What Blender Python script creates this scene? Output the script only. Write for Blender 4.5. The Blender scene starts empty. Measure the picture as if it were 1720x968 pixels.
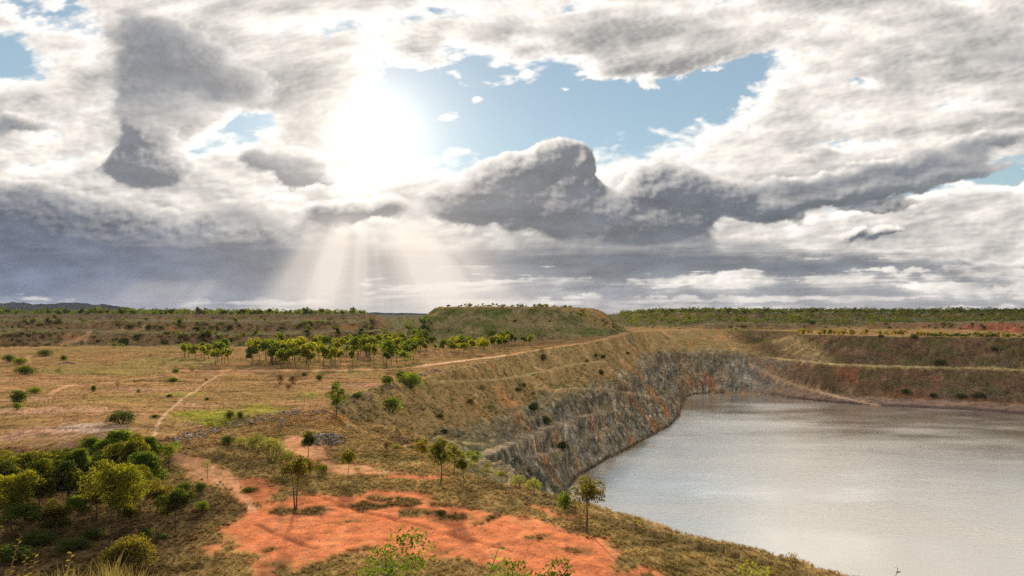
import bpy, math, random
import numpy as np
from mathutils import Vector, Matrix

sc = bpy.context.scene
COL = sc.collection
# ---------------------------------------------------------------- camera
F = 1200.0; CU = 860.0; HZ = 527.0          # sight-line units: focal length, centre column, horizon row
cam_d = bpy.data.cameras.new('camera')
cam_d.sensor_width = 36.0
cam_d.lens = 36.0 * F / 1720.0
cam_d.shift_y = (HZ - 484.0) / 1720.0
cam_d.clip_start = 0.1
cam_d.clip_end = 90000.0
cam = bpy.data.objects.new('camera', cam_d)
cam.location = (0, 0, 0)
cam.rotation_euler = (math.radians(90), 0, 0)
COL.objects.link(cam)
sc.camera = cam
# ---------------------------------------------------------------- sky, sun, exposure
SUN_AZ = math.atan((612 - CU) / F)           # to the left of straight ahead
SUN_EL = math.radians(13.5)
world = bpy.data.worlds.new('World')
sc.world = world
world.use_nodes = True
wn = world.node_tree.nodes; wl = world.node_tree.links
wn.clear()
w_sky = wn.new('ShaderNodeTexSky'); w_sky.sky_type = 'NISHITA'; w_sky.sun_disc = False
w_sky.sun_elevation = SUN_EL; w_sky.sun_rotation = SUN_AZ
w_sky.altitude = 200; w_sky.air_density = 1.0; w_sky.dust_density = 0.05; w_sky.ozone_density = 1.5
w_bg = wn.new('ShaderNodeBackground'); w_bg.inputs['Strength'].default_value = 0.031
w_out = wn.new('ShaderNodeOutputWorld')
wl.new(w_sky.outputs[0], w_bg.inputs['Color']); wl.new(w_bg.outputs[0], w_out.inputs['Surface'])
sun_d = bpy.data.lights.new('sun', 'SUN')
sun_d.energy = 5.0
sun_d.angle = math.radians(2.0)
sun_d.color = (1.0, 0.83, 0.62)
sun = bpy.data.objects.new('sun', sun_d)
sd = Vector((math.sin(SUN_AZ) * math.cos(SUN_EL), math.cos(SUN_AZ) * math.cos(SUN_EL), math.sin(SUN_EL)))
sun.rotation_euler = sd.to_track_quat('Z', 'Y').to_euler()
sun.location = sd * 300
COL.objects.link(sun)
vs = sc.view_settings
vs.view_transform = 'Standard'; vs.look = 'None'; vs.exposure = 1.65; vs.gamma = 1.0; vs.use_curve_mapping = False
sc.render.engine = 'CYCLES'
sc.cycles.max_bounces = 6; sc.cycles.diffuse_bounces = 3; sc.cycles.glossy_bounces = 2
sc.cycles.transmission_bounces = 4; sc.cycles.transparent_max_bounces = 12; sc.cycles.volume_bounces = 0
sc.cycles.use_denoising = False
sc.cycles.sample_clamp_indirect = 6.0

random.seed(11)
rng = np.random.RandomState(11)
# ---------------------------------------------------------------- noise
_rg=np.random.RandomState(7)
_ang=_rg.rand(256,256)*2*np.pi
_GX=np.cos(_ang).astype(np.float32);_GY=np.sin(_ang).astype(np.float32)
_RV=_rg.rand(256,256,3).astype(np.float32)
def perlin(x,y):
    x=np.asarray(x,np.float32);y=np.asarray(y,np.float32)
    xf=np.floor(x);yf=np.floor(y)
    fx=x-xf;fy=y-yf
    i=xf.astype(np.int64)&255;j=yf.astype(np.int64)&255
    i1=(i+1)&255;j1=(j+1)&255
    ux=fx*fx*fx*(fx*(fx*6-15)+10);uy=fy*fy*fy*(fy*(fy*6-15)+10)
    a=_GX[i,j]*fx+_GY[i,j]*fy
    b=_GX[i1,j]*(fx-1)+_GY[i1,j]*fy
    c=_GX[i,j1]*fx+_GY[i,j1]*(fy-1)
    d=_GX[i1,j1]*(fx-1)+_GY[i1,j1]*(fy-1)
    a+=ux*(b-a);c+=ux*(d-c)
    return (a+uy*(c-a))*1.5
def fbm(x,y,o=5,g=0.5,l=2.03,mode=0):
    s=0;a=1.0;t=0.0
    c,sn=0.8,0.6
    for k in range(o):
        n=perlin(x,y)
        if mode==1:n=np.abs(n)*2-0.55
        elif mode==2:n=0.55-np.abs(n)*2
        s=s+a*n;t+=a;a*=g
        x,y=(c*x-sn*y)*l+13.7,(sn*x+c*y)*l+7.3
    return s/t
def sst(a,b,x):
    t=np.clip((x-a)/(b-a),0,1);return t*t*(3-2*t)
def worley(x,y):
    x=np.asarray(x,np.float32);y=np.asarray(y,np.float32)
    xf=np.floor(x);yf=np.floor(y);fx=x-xf;fy=y-yf
    i=xf.astype(np.int64);j=yf.astype(np.int64)
    d=np.full(x.shape,9.,np.float32)
    for a in(-1,0,1):
        for b in(-1,0,1):
            r=_RV[(i+a)&255,(j+b)&255]
            d=np.minimum(d,(a+r[...,0]-fx)**2+(b+r[...,1]-fy)**2)
    return np.sqrt(d)
def wfbm(x,y,o=3,g=.5):
    s=0;a=1.;t=0
    for k in range(o):
        s=s+a*(.5-worley(x,y)*1.0);t+=a;a*=g
        x=x*2.1+5.3;y=y*2.1+9.1
    return s/t

SUNP=(612,232)
def ell(U,V,u,v,rx,ry,rot=0,p=1.0):
    c,s=np.cos(np.radians(rot)),np.sin(np.radians(rot))
    dx=U-u;dy=V-v
    a=(dx*c+dy*s)/rx;b=(-dx*s+dy*c)/ry
    return np.exp(-(a*a+b*b)**p)
# gaps of blue in the high sheet: u,v,rx,ry,rot,amp
HOLES=[(810,170,150,70,10,.85),(960,190,150,75,-8,1.0),(1110,165,130,42,-12,.9),(1210,125,85,35,-15,.9),(700,150,90,60,0,.7),
 (420,212,62,30,0,.8),(70,15,95,22,15,.75),(10,105,50,32,10,.7),(1660,297,110,15,-6,.8),(1715,278,60,14,-6,.7),(1420,238,50,9,-4,.5),
 (1180,178,90,42,-15,.7),(860,250,110,40,0,.6),(725,230,60,40,0,.6),(730,12,30,7,0,.5),(1450,138,22,8,0,.5),(1340,262,22,7,0,.35),(330,250,20,10,0,.35),(890,75,60,14,0,.35),(1500,330,60,10,-8,.35),(-150,60,160,60,10,.6),(1950,180,120,50,-6,.6)]
WHITE=[(1130,112,75,26,-8,1.1),(1040,110,40,14,-20,.6),(700,95,60,22,20,.5),(1050,60,150,32,-6,.5),(755,200,28,9,-10,.9),(800,165,22,9,0,.75),(945,155,9,4,0,.9),(770,130,14,18,30,.5),(560,190,160,60,10,.4)]
# low cloud: u,v,rx,ry,rot,amp
LOW=[(265,70,105,62,20,.66),(340,120,120,50,22,.6),(215,160,55,75,75,.52),(410,145,70,28,10,.4),(300,190,80,50,0,.35),(250,262,52,42,0,1.0),(280,288,50,26,0,.8),(225,222,22,22,0,.6),(215,285,40,26,0,.6),
 (55,208,75,18,8,.7),(-60,215,100,26,5,.6),(60,262,120,14,6,.35),
 (20,335,170,34,6,.8),(100,385,220,40,2,1.0),(300,410,200,38,3,.95),(440,400,90,30,4,.8),(60,455,320,55,0,1.0),(-300,400,300,110,0,1.0),(420,345,100,22,10,.45),(330,470,260,26,0,.7),
 (490,283,70,22,5,.95),(525,303,55,15,0,.6),(440,256,55,15,0,.6),(545,262,40,12,-8,.5),(600,353,70,19,-3,1.2),(545,346,28,13,0,.5),(690,292,55,26,-22,.5),(655,335,22,14,0,.4),
 (905,272,38,30,0,.95),(944,246,28,18,0,.8),(866,282,34,22,0,.5),(985,262,18,22,0,.7),(850,298,62,36,-10,1.0),(960,300,45,40,0,1.0),(775,332,52,32,0,1.0),(880,350,140,32,0,1.0),(1010,368,90,28,0,.9),
 (1095,314,62,36,4,1.1),(1030,284,26,24,0,-.55),(880,250,20,18,0,-.4),(1160,325,60,30,12,.9),(1110,380,85,22,-4,1.0),(1235,335,52,22,22,.7),(1300,362,90,20,15,.5),
 (1400,335,150,12,-9,.55),(1570,300,170,13,-10,.65),(1660,232,130,15,-8,.6),(1500,275,110,11,-6,.35),(1690,190,80,12,-4,.35),(1390,300,120,12,-8,.35),
 (1485,388,40,10,-6,.85),(1435,390,22,8,-25,.7),(1545,360,70,6,-4,.5),(1460,350,80,7,-5,.4),
 (650,430,300,40,0,.5),(1000,425,220,22,1,.75),(1200,440,220,20,1,.75),(1440,440,180,13,2,.7),(900,455,260,18,0,.5),(1080,490,300,9,0,.55),(1320,480,200,10,0,.5),(1580,470,170,8,0,.5),(1640,508,180,9,0,.7),(1380,514,180,7,0,.55),(700,500,400,14,0,.3),(1560,420,120,7,-2,.3),
 (1650,40,140,36,8,.4),(1560,75,160,22,5,.35),(1000,25,140,16,0,.3),(720,50,40,16,30,.3),(640,35,60,14,20,.25),(2000,120,200,60,0,.5),(2050,380,250,40,0,.6),(560,15,80,12,0,.25),(1230,60,90,14,10,.25),(1250,215,130,16,-4,.4),(1330,320,130,22,8,.45),(1480,300,170,26,-8,.4),(1620,260,170,22,-8,.4),(1650,110,130,30,-5,.3),(1600,200,160,22,-6,.3),(1180,250,120,14,-6,.3),(1600,330,160,14,-8,.4),(1300,405,200,14,0,.4),(1650,445,160,8,0,.35),(700,520,1200,10,0,.25),(1400,495,500,9,0,.35)]
HARD=[(900,280,190,75,0,1.),(1130,335,150,50,8,.9),(250,265,90,60,0,.8),(1460,388,80,20,0,.7)]
def blobs(U,V,L):
    s=0
    for u,v,rx,ry,r,a in L:s=s+a*ell(U,V,u,v,rx,ry,r,1.0)
    return s
def persp(U,V):
    h=np.maximum(527-V,0)+70.
    return (U-860)/h*1.0, 600./h
def hi_t(U,V):
    w1=fbm(U/90+5,V/60,5,.6)*34;w2=fbm(U/90+55,V/60+31,5,.6)*24
    c=-1.0*blobs(U+w1,V+w2,HOLES)*(.80+.95*fbm(U/70+3,V/30+2,6,.58))+.9*blobs(U+w1*.6,V+w2*.6,WHITE)
    p,q=persp(U,V)
    n1=fbm(p*2.6+q*.7,q*3.0,7,.55)
    n2=fbm(U/105,V/50+U/900,8,.55)
    n3=wfbm(U/34+7,V/20+1,4,.6)
    n4=fbm(U/260+V/300,V/60+U/700+4,5,.6)
    near=sst(60,200,527-V)
    return .66-.20*sst(-150,-900,V)+c*1.05+.34*n1*near+.46*n2+.22*n3+.5*n4
def low_t(U,V):
    hard=np.clip(blobs(U,V,HARD),0,1)
    w1=fbm(U/60,V/42,6,.6)*(30-16*hard); w2=fbm(U/60+40,V/42+9,6,.6)*(20-10*hard)
    T=blobs(U+w1,V+w2,LOW)
    hz=sst(390,435,V)
    na=wfbm(U/44,V/36,5,.58)
    nb=fbm(U/210+V/80,V/13,7,.6)+.5*fbm(U/90,V/30+7,5)
    n2=fbm(U/110+3,V/46+8,7,.60)
    m=np.minimum(T,1)
    return T+(.66*na*(.45+.55*hard)+.46*n2*(1-.6*hard))*(.3+.7*m)*(1-hz)+hz*(1.15*nb+.20)*(.6+.4*m)
def sky(U,V,full=True):
    """cloud RGB (linear) and cover for points given in sight-line units"""
    U=np.asarray(U,np.float32);V=np.asarray(V,np.float32)
    h=527-V
    ds=np.hypot((U-SUNP[0]),(V-SUNP[1])*1.05)
    glow=np.exp(-(ds/33)**.92)
    glow2=np.exp(-ds/240)
    k=np.maximum(ds,1);sx=(SUNP[0]-U)/k;sy=(SUNP[1]-V)/k
    # ---- high sheet
    H=hi_t(U,V);H1=hi_t(U+sx*8,V+sy*8-3);H2=hi_t(U+sx*24,V+sy*24-8)
    a1=sst(.14,.50,H)
    tau=np.clip(H-.35,0,2)*.5+np.clip(H1-.35,0,2)*.8+np.clip(H2-.3,0,2)*.8
    l1=np.exp(-tau*1.3)*1.36+np.clip(H-H1,-.12,.5)*1.1
    l1=l1+.02*glow2
    warm=np.array([1.02,.955,.875]);cool=np.array([.29,.285,.28])
    m=np.clip(l1,0,1.08)[...,None]
    L1=cool*(1-np.minimum(m,1))+warm*m
    # ---- low cloud
    T=low_t(U,V)
    T1=low_t(U+sx*7,V+sy*7-4);T2=low_t(U+sx*24,V+sy*24-10)
    hz=sst(395,440,V)
    hard=np.clip(blobs(U,V,HARD),0,1)
    a2=sst(.34+.06*hard,.60-.12*hard,T)
    tau=np.clip(T-.3,0,2)*.6+np.clip(T1-.3,0,2)*1.0+np.clip(T2-.3,0,2)*.8
    lit=np.exp(-tau*2.0)
    lit=np.clip(lit*1.0+np.clip(T-T1-.02,-.2,.5)*(.6+.7*hard)*(1-hz),0,1)
    puff=wfbm(U/40+3,V/30,5,.58)*1.0*(.3+.7*hard)+fbm(U/120,V/36,7,.6)*.9*(1-.6*hard)
    left=sst(560,80,U)*sst(300,420,V)
    dk=np.stack([.140-.015*left,.158-.006*left,.184+.028*left],-1)*(.95+.6*np.clip(puff,-1,1)[...,None])
    dk=dk*(1+.45*sst(390,520,V))[...,None]
    dk=dk+(.08*(1-hard)*sst(360,300,V))[...,None]
    dk=dk+(glow2**1.3)[...,None]*np.array([.30,.24,.18])
    brt=np.array([1.02,.945,.86])
    l=lit[...,None]
    L2=dk*(1-l)+brt*l
    col=L1*(a1*(1-a2))[...,None]+L2*a2[...,None]
    A=1-(1-a1)*(1-a2)
    v2=(1-A)*.5*np.exp(-(ds/120)**1.3);col=col+v2[...,None]*np.array([1.02,.95,.83]);A=A+v2
    veil=.22*(1-A)*sst(520,380,V);col=col+veil[...,None]*np.array([.66,.84,.82]);A=A+veil
    # ---- pale air near the horizon
    hzz=np.exp(-np.maximum(h,0)/26.)*.5
    hc=np.stack([.26+.26*sst(200,700,U),.31+.17*sst(200,700,U),.45+.05*sst(200,700,U)],-1)
    col=col*(1-hzz[...,None])+hc*hzz[...,None];A=A*(1-hzz)+hzz
    # ---- sunbeams below the cloud
    ang=np.degrees(np.arctan2(U-SUNP[0],np.maximum(V-SUNP[1],1)))
    r1=fbm(ang/20+2.2,ang*0+3.3,4,.45)
    fan=sst(-40,-12,ang)*sst(54,22,ang)
    dim=.45*fan*sst(370,410,V)*sst(560,470,V)
    col=col*(1-.5*dim[...,None])
    ray=fan*(.66+.95*r1)*sst(345,405,V)*sst(760,430,V)
    ang2=np.degrees(np.arctan2(U-SUNP[0]+30,np.maximum(V-SUNP[1]+40,1)))
    fan2=sst(-60,-48,ang2)*sst(-30,-42,ang2)*sst(462,485,V)*sst(540,500,V)*(.5+.5*fbm(ang2/4.5,ang2*0+9,2))*.45
    ray=np.clip(np.clip(ray*1.55,0,1)+np.clip(fan2,0,1),0,1)[...,None]*.78
    col=col*(1-ray)+np.array([.96,.85,.74])*.98*ray;A=A*(1-ray[...,0])+ray[...,0]
    # ---- glare of the veiled sun
    g=np.clip(1.0*glow+.22*np.exp(-(ds/100)**1.4)+.07*np.exp(-(ds/230)**1.5),0,1)
    blk=1-.8*a2*(1-lit)*sst(30,110,ds)
    g=g*blk
    col=col+g[...,None]*np.array([1.5,1.36,1.16])
    A=np.clip(np.maximum(A,np.clip(g*.85,0,.9)),0,1)
    thin=np.exp(-(ds/22.)**2)      # the disc shines through thin cloud
    A=A*(1-.92*thin)
    return np.maximum(col,0),A
# ---------------------------------------------------------------- helpers: tags, materials, meshes
def tag(o, label=None, cat=None, group=None, kind=None):
    if label: o['label'] = label
    if cat: o['category'] = cat
    if group: o['group'] = group
    if kind: o['kind'] = kind
    return o
def mesh_obj(name, me, mat=None, parent=None, loc=None):
    o = bpy.data.objects.new(name, me); COL.objects.link(o)
    if mat is not None and not me.materials: me.materials.append(mat)
    if parent is not None: o.parent = parent
    if loc is not None: o.location = loc
    return o
def np_mesh(name, verts, faces, smooth=False):
    """faces: (n,k) int array, one polygon size"""
    verts = np.asarray(verts, np.float32); faces = np.asarray(faces, np.int32)
    me = bpy.data.meshes.new(name)
    me.vertices.add(len(verts)); me.vertices.foreach_set('co', verts.ravel())
    n, k = faces.shape
    me.loops.add(n * k); me.loops.foreach_set('vertex_index', faces.ravel())
    me.polygons.add(n)
    me.polygons.foreach_set('loop_start', np.arange(0, n * k, k, dtype=np.int32))
    me.polygons.foreach_set('loop_total', np.full(n, k, np.int32))
    if smooth: me.polygons.foreach_set('use_smooth', np.ones(n, bool))
    me.update(calc_edges=True)
    return me
def set_attr(me, name, arr, typ):
    a = me.attributes.new(name, typ, 'POINT')
    arr = np.asarray(arr, np.float32)
    if typ == 'FLOAT_COLOR':
        if arr.shape[1] == 3: arr = np.concatenate([arr, np.ones((len(arr), 1), np.float32)], 1)
        a.data.foreach_set('color', arr.ravel())
    else:
        a.data.foreach_set('value', arr.ravel())
class NT:
    def __init__(s, mat):
        mat.use_nodes = True; s.t = mat.node_tree; s.t.nodes.clear()
        s.out = s.t.nodes.new('ShaderNodeOutputMaterial')
    def n(s, typ, **kw):
        nd = s.t.nodes.new(typ)
        for k, v in kw.items():
            if k.startswith('i_'):
                key = k[2:].replace('_', ' ')
                nd.inputs[int(key) if key.isdigit() else key].default_value = v
            else: setattr(nd, k, v)
        return nd
    def l(s, a, b): s.t.links.new(a, b)
def mathn(t, op, a, b=None, clamp=False):
    m = t.n('ShaderNodeMath', operation=op); m.use_clamp = clamp
    for i, v in enumerate((a, b)):
        if v is None: continue
        if isinstance(v, (int, float)): m.inputs[i].default_value = v
        else: t.l(v, m.inputs[i])
    return m.outputs[0]
def rampn(t, fac, pts):
    r = t.n('ShaderNodeValToRGB')
    e = r.color_ramp.elements
    while len(e) < len(pts): e.new(0.5)
    for el, (p, c) in zip(e, pts):
        el.position = p; el.color = (*c, 1) if len(c) == 3 else c
    t.l(fac, r.inputs[0]); return r.outputs[0]
def mixc(t, fac, a, b, mode='MIX'):
    m = t.n('ShaderNodeMix', data_type='RGBA', blend_type=mode)
    for sock, v in ((m.inputs[0], fac), (m.inputs[6], a), (m.inputs[7], b)):
        if isinstance(v, (int, float)): sock.default_value = v
        elif isinstance(v, tuple): sock.default_value = (*v, 1)
        else: t.l(v, sock)
    return m.outputs[2]

# ---------------------------------------------------------------- the sky: a dome of cloud round the whole place
def build_sky():
    def axis(fine0, fine1, step, lo, hi, cstep):
        a = list(np.arange(fine0, fine1 + 1e-6, step))
        left = []; p, s = fine0, step
        while p > lo:
            s = min(s * 1.25, cstep); p -= s; left.append(max(p, lo))
        right = []; p, s = fine1, step
        while p < hi:
            s = min(s * 1.25, cstep); p += s; right.append(min(p, hi))
        return np.array(left[::-1] + a + right)
    az = np.radians(axis(-41, 41, 0.095, -180, 180, 4.0))
    el = np.radians(axis(-0.4, 24.5, 0.085, -2, 89.5, 3.0))
    A, E = np.meshgrid(az, el)
    def tl(a, m=0.78):
        return np.where(np.abs(a) < m, np.tan(np.clip(a, -m, m)), np.sign(a) * (math.tan(m) + (np.abs(a) - m) * 1.4))
    U = CU + F * tl(A)
    V = HZ - F * tl(E, 1.1) / np.maximum(np.cos(A), .55)
    col, al = sky(U, V)
    R = 30000.0
    P = np.stack([R * np.sin(A) * np.cos(E), R * np.cos(A) * np.cos(E), R * np.sin(E)], -1)
    nr, nc = A.shape
    idx = np.arange(nr * nc).reshape(nr, nc)
    f = np.stack([idx[:-1, :-1], idx[1:, :-1], idx[1:, 1:], idx[:-1, 1:]], -1).reshape(-1, 4)
    me = np_mesh('sky', P.reshape(-1, 3), f, True)
    set_attr(me, 'cloud', np.concatenate([col.reshape(-1, 3), al.reshape(-1, 1)], 1), 'FLOAT_COLOR')
    m = bpy.data.materials.new('cloud')
    t = NT(m)
    at = t.n('ShaderNodeAttribute', attribute_name='cloud')
    em = t.n('ShaderNodeEmission'); tr = t.n('ShaderNodeBsdfTransparent')
    inv = mathn(t, 'SUBTRACT', 1.0, at.outputs['Alpha'], True)
    t.l(at.outputs['Color'], em.inputs['Color']); em.inputs['Strength'].default_value = 0.355
    cc = t.n('ShaderNodeCombineColor')
    for i in range(3): t.l(inv, cc.inputs[i])
    t.l(cc.outputs[0], tr.inputs['Color'])
    ad = t.n('ShaderNodeAddShader'); t.l(em.outputs[0], ad.inputs[0]); t.l(tr.outputs[0], ad.inputs[1])
    t.l(ad.outputs[0], t.out.inputs['Surface'])
    m.cycles.emission_sampling = 'NONE'
    o = mesh_obj('sky', me, m)
    tag(o, 'cloudy evening sky with sunbeams', None, None, 'structure')
build_sky()

# ---------------------------------------------------------------- the lie of the land
def W(u, v, z):
    y = -z * F / (v - HZ); return ((u - CU) / F * y, y, z)
WATER_Z = -55.0
# shoreline (x, y, profile kind: 0 rock wall, 1 earth batter with beach)
S_PTS = [W(975,805,-55),W(1000,785,-55),W(1040,760,-55),W(1072,744,-55),W(1100,730,-55),W(1130,712,-55),W(1145,694,-55),W(1147,672,-55),W(1165,663,-55),W(1200,660,-55),W(1245,661,-55),
 W(1290,663,-55),W(1320,668,-55),W(1360,673,-55),W(1420,679,-55),W(1475,683,-55),W(1560,686,-55),W(1640,690,-55),W(1720,697,-55),W(1900,708,-55),(400,330,-55),(440,200,-55),(330,90,-55),(180,62,-55),(100,62,-55),(62,78,-55),(38,100,-55),(22,135,-55),(12,180,-55),(17,215,-55)]
S_K = [0]*10+[.2,.6,1,1,1,1,1,1,1,1]+[1]*4+[0]*6
R_PTS = [(-6,140,-30.5),(-12,158,-31.5),(-10,180,-34),(-5,205,-36),(2,232,-36.5),(8,256,-36),(25,292,-35),(42,330,-34),(60,370,-32.5),(77,420,-30),(89,470,-28),(98,508,-28),(125,522,-28.5),(152,520,-29),(168,514,-29.5),(180,520,-32),
 (190,528,-32.5),W(1330,606,-33),W(1400,612,-33.5),W(1480,615,-34),W(1550,617,-34),W(1640,619,-34),W(1720,622,-34),W(2000,630,-34),(430,330,-34),(460,190,-34),(340,70,-36),(180,45,-38),(95,48,-38),(52,66,-37),(30,84,-36),(14,105,-35),(0,124,-32)]
E_PTS = [(-24,134,-24.4),(-36,148,-22.4),(-43,160,-20.4),(-38,185,-20),(-30,212,-20),(-14,260,-19.2),(0,304,-18),(22,340,-16.5),(44,375,-15.2),(62,425,-14),(79,473,-13.4),(100,530,-13.5),(130,579,-14),(165,606,-14.2),(205,622,-14.5),(238,612,-15),(234,575,-15.6),
 W(1336,562,-16.2),W(1380,563,-15.9),W(1420,564,-15.5),W(1480,565,-15.5),W(1550,566,-15.5),W(1640,567,-15.5),W(1720,568,-15.5),W(2000,572,-15.5),(470,330,-16),(490,180,-20),(350,50,-24),(180,28,-24.5),(80,38,-24.6),(42,55,-24.5),(29,65,-24.6),(19,76,-24.7),(8,89,-24.8),(0,99,-25),(-9,115,-25)]
def bent(P, n, amp, seed):
    """round a closed line off and let it wander"""
    P = np.asarray(P, float)
    for _ in range(n):
        Q = np.roll(P, -1, 0)
        P = np.stack([P * .75 + Q * .25, P * .25 + Q * .75], 1).reshape(-1, P.shape[1])
    w = np.stack([fbm(P[:, 0] / 17 + seed, P[:, 1] / 17, 3), fbm(P[:, 0] / 17, P[:, 1] / 17 + seed + 5, 3)], 1)
    P[:, :2] += w * amp
    return P
S_L = bent(np.column_stack([np.array(S_PTS)[:, :2], S_K]), 1, 2.0, 1.3)
R_L = bent(R_PTS, 1, 2.5, 4.1)
E_L = bent(E_PTS, 1, 2.0, 7.7)
def near_line(x, y, P, closed=True):
    """distance to a line, the third value of its nearest point and the run along it"""
    n = len(P); best = np.full(x.shape, 1e12, np.float32); val = np.zeros(x.shape, np.float32); run = np.zeros(x.shape, np.float32)
    acc = 0.0
    for i in range(n if closed else n - 1):
        a = P[i]; b = P[(i + 1) % n]
        dx, dy = b[0] - a[0], b[1] - a[1]; L2 = dx * dx + dy * dy + 1e-9
        t = np.clip(((x - a[0]) * dx + (y - a[1]) * dy) / L2, 0, 1)
        d = (x - a[0] - t * dx) ** 2 + (y - a[1] - t * dy) ** 2
        m = d < best
        best[m] = d[m]; val[m] = (a[2] + (b[2] - a[2]) * t)[m]; run[m] = (acc + t * math.sqrt(L2))[m]
        acc += math.sqrt(L2)
    return np.sqrt(best), val, run
def inside(x, y, P):
    r = np.zeros(x.shape, bool); n = len(P)
    for i in range(n):
        x0, y0 = P[i][0], P[i][1]; x1, y1 = P[(i + 1) % n][0], P[(i + 1) % n][1]
        if y0 == y1: continue
        c = ((y0 > y) != (y1 > y)) & (x < (x1 - x0) * (y - y0) / (y1 - y0) + x0)
        r ^= c
    return r
# open ground outside the pit: heights known here and there (u, v, z) or (x, y, z)
G_PTS = [W(*p) for p in [(0,900,-26),(100,850,-25.5),(200,900,-25.4),(290,880,-25.2),(150,960,-25),(-200,900,-25),(450,900,-25.1),(700,880,-25.1),(900,900,-25),(1000,935,-24.9),(600,840,-25.2),(750,810,-25.3),(560,790,-24.6),(420,830,-24.6),(350,795,-23.8),
 (330,768,-22.6),(250,790,-24),(120,790,-24),(-150,790,-23),(100,745,-20.4),(220,735,-20.2),(300,722,-20.2),(380,705,-20.2),(450,688,-20.2),(0,700,-20),(0,640,-20),(200,650,-20),(400,650,-20),(500,640,-20),(600,640,-20),(300,600,-20),(0,610,-20.5),(450,600,-20),(700,600,-19),(850,585,-18),
 (950,570,-16.2),(1040,556,-14)]]
G_PTS += [(-700,260,-19),(-300,420,-20),(-120,470,-19.5),(-400,700,-19),(-200,800,-16),(-60,640,-16),(0,620,-14.5),(80,640,-13),(180,700,-12.5),(330,560,-14.8),(420,520,-14.8),(330,660,-13.5),(500,600,-14),(700,300,-15),(300,800,-8.5),(500,800,-8.5),(650,700,-8),(120,820,-8),(200,960,-2),(420,960,-1),(650,950,-1.5),
 (-120,1000,-11),(-160,1500,-10),(60,1300,-4),(400,1500,-2),(800,1500,-2),(-800,1500,-6),(-900,900,-12),(0,3000,-10),(-1500,3000,-8),(1500,3000,-5),(0,9000,-14),(-6000,7000,-10),(6000,7000,-10),(400,-100,-20),(-300,-100,-20),(300,20,-24),(150,-40,-24),(-150,20,-25),(0,52,-25),(30,45,-24.7),(-40,55,-25.3)]
G_PTS += [tuple(p) for p in E_PTS]
G = np.array(G_PTS, float)
def lp(x, y):
    r = np.sqrt(x * x + y * y) + 2.0
    return np.arctan2(x, y) * 1.5, np.log(r) * 1.6
_ga, _gr = lp(G[:, 0], G[:, 1])
_K = np.hypot(_ga[:, None] - _ga[None], _gr[:, None] - _gr[None])
_wt = np.linalg.solve(np.block([[_K + 1e-3 * np.eye(len(G)), np.ones((len(G), 1))], [np.ones((1, len(G))), np.zeros((1, 1))]]), np.append(G[:, 2], 0))
def open_ground(x, y):
    a, r = lp(x, y); z = np.full(x.shape, _wt[-1], np.float32)
    for i in range(len(G)): z += _wt[i] * np.sqrt((a - _ga[i]) ** 2 + (r - _gr[i]) ** 2)
    return z
# spoil heaps and cut terraces: level tops (x, y), height, slope of the sides
def HP(u, y): return ((u - CU) / F * y, y)
MESA = [(-43,462),(-20,452),(15,449),(48,456),(66,474),(74,500),(70,540),(40,575),(0,585),(-35,570),(-52,530),(-52,490)]
HEAPS = [
 ('mesa', MESA, 4.2, .84),
 ('terrace', [HP(-250,480),HP(-60,500),HP(90,520),HP(170,490),HP(235,474),HP(330,474),HP(420,468),HP(500,486),HP(560,478),HP(640,500),HP(668,530),HP(640,700),HP(300,800),HP(-400,800)], -13.6, .75),
 ('terrace', [HP(-300,620),HP(0,640),HP(140,600),HP(290,560),HP(420,552),HP(520,575),HP(600,590),HP(625,640),HP(600,800),HP(300,950),HP(-400,950)], -6.5, .7),
 ('ridge', [HP(-400,780),HP(0,760),HP(300,770),HP(520,740),HP(590,760),HP(615,820),HP(610,1000),HP(300,1300),HP(-600,1300)], -1.6, .45),
 ('ridge', [HP(1085,900),HP(1200,880),HP(1400,900),HP(1720,900),HP(2200,850),HP(2200,1500),HP(1400,1500),HP(1100,1300)], 0.2, .30),
 ('berm', [HP(1470,660),HP(1640,640),HP(1800,640),HP(1800,700),HP(1500,690)], -8.0, .5),
 ('red', [HP(1655,585),HP(1700,570),HP(1850,565),HP(1950,600),HP(1700,605)], -8.2, .55),
 ('wall', [HP(1180,650),HP(1260,655),HP(1330,640),HP(1350,690),HP(1180,720)], -9.5, .6),
]
PITLET = [HP(-160,440),HP(-30,425),HP(60,430),HP(120,445),HP(180,470),HP(150,500),HP(60,510),HP(-60,500),HP(-160,480)]
def smax(a, b, k):
    h = np.clip(.5 + .5 * (a - b) / k, 0, 1)
    return b * (1 - h) + a * h + k * h * (1 - h)
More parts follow.
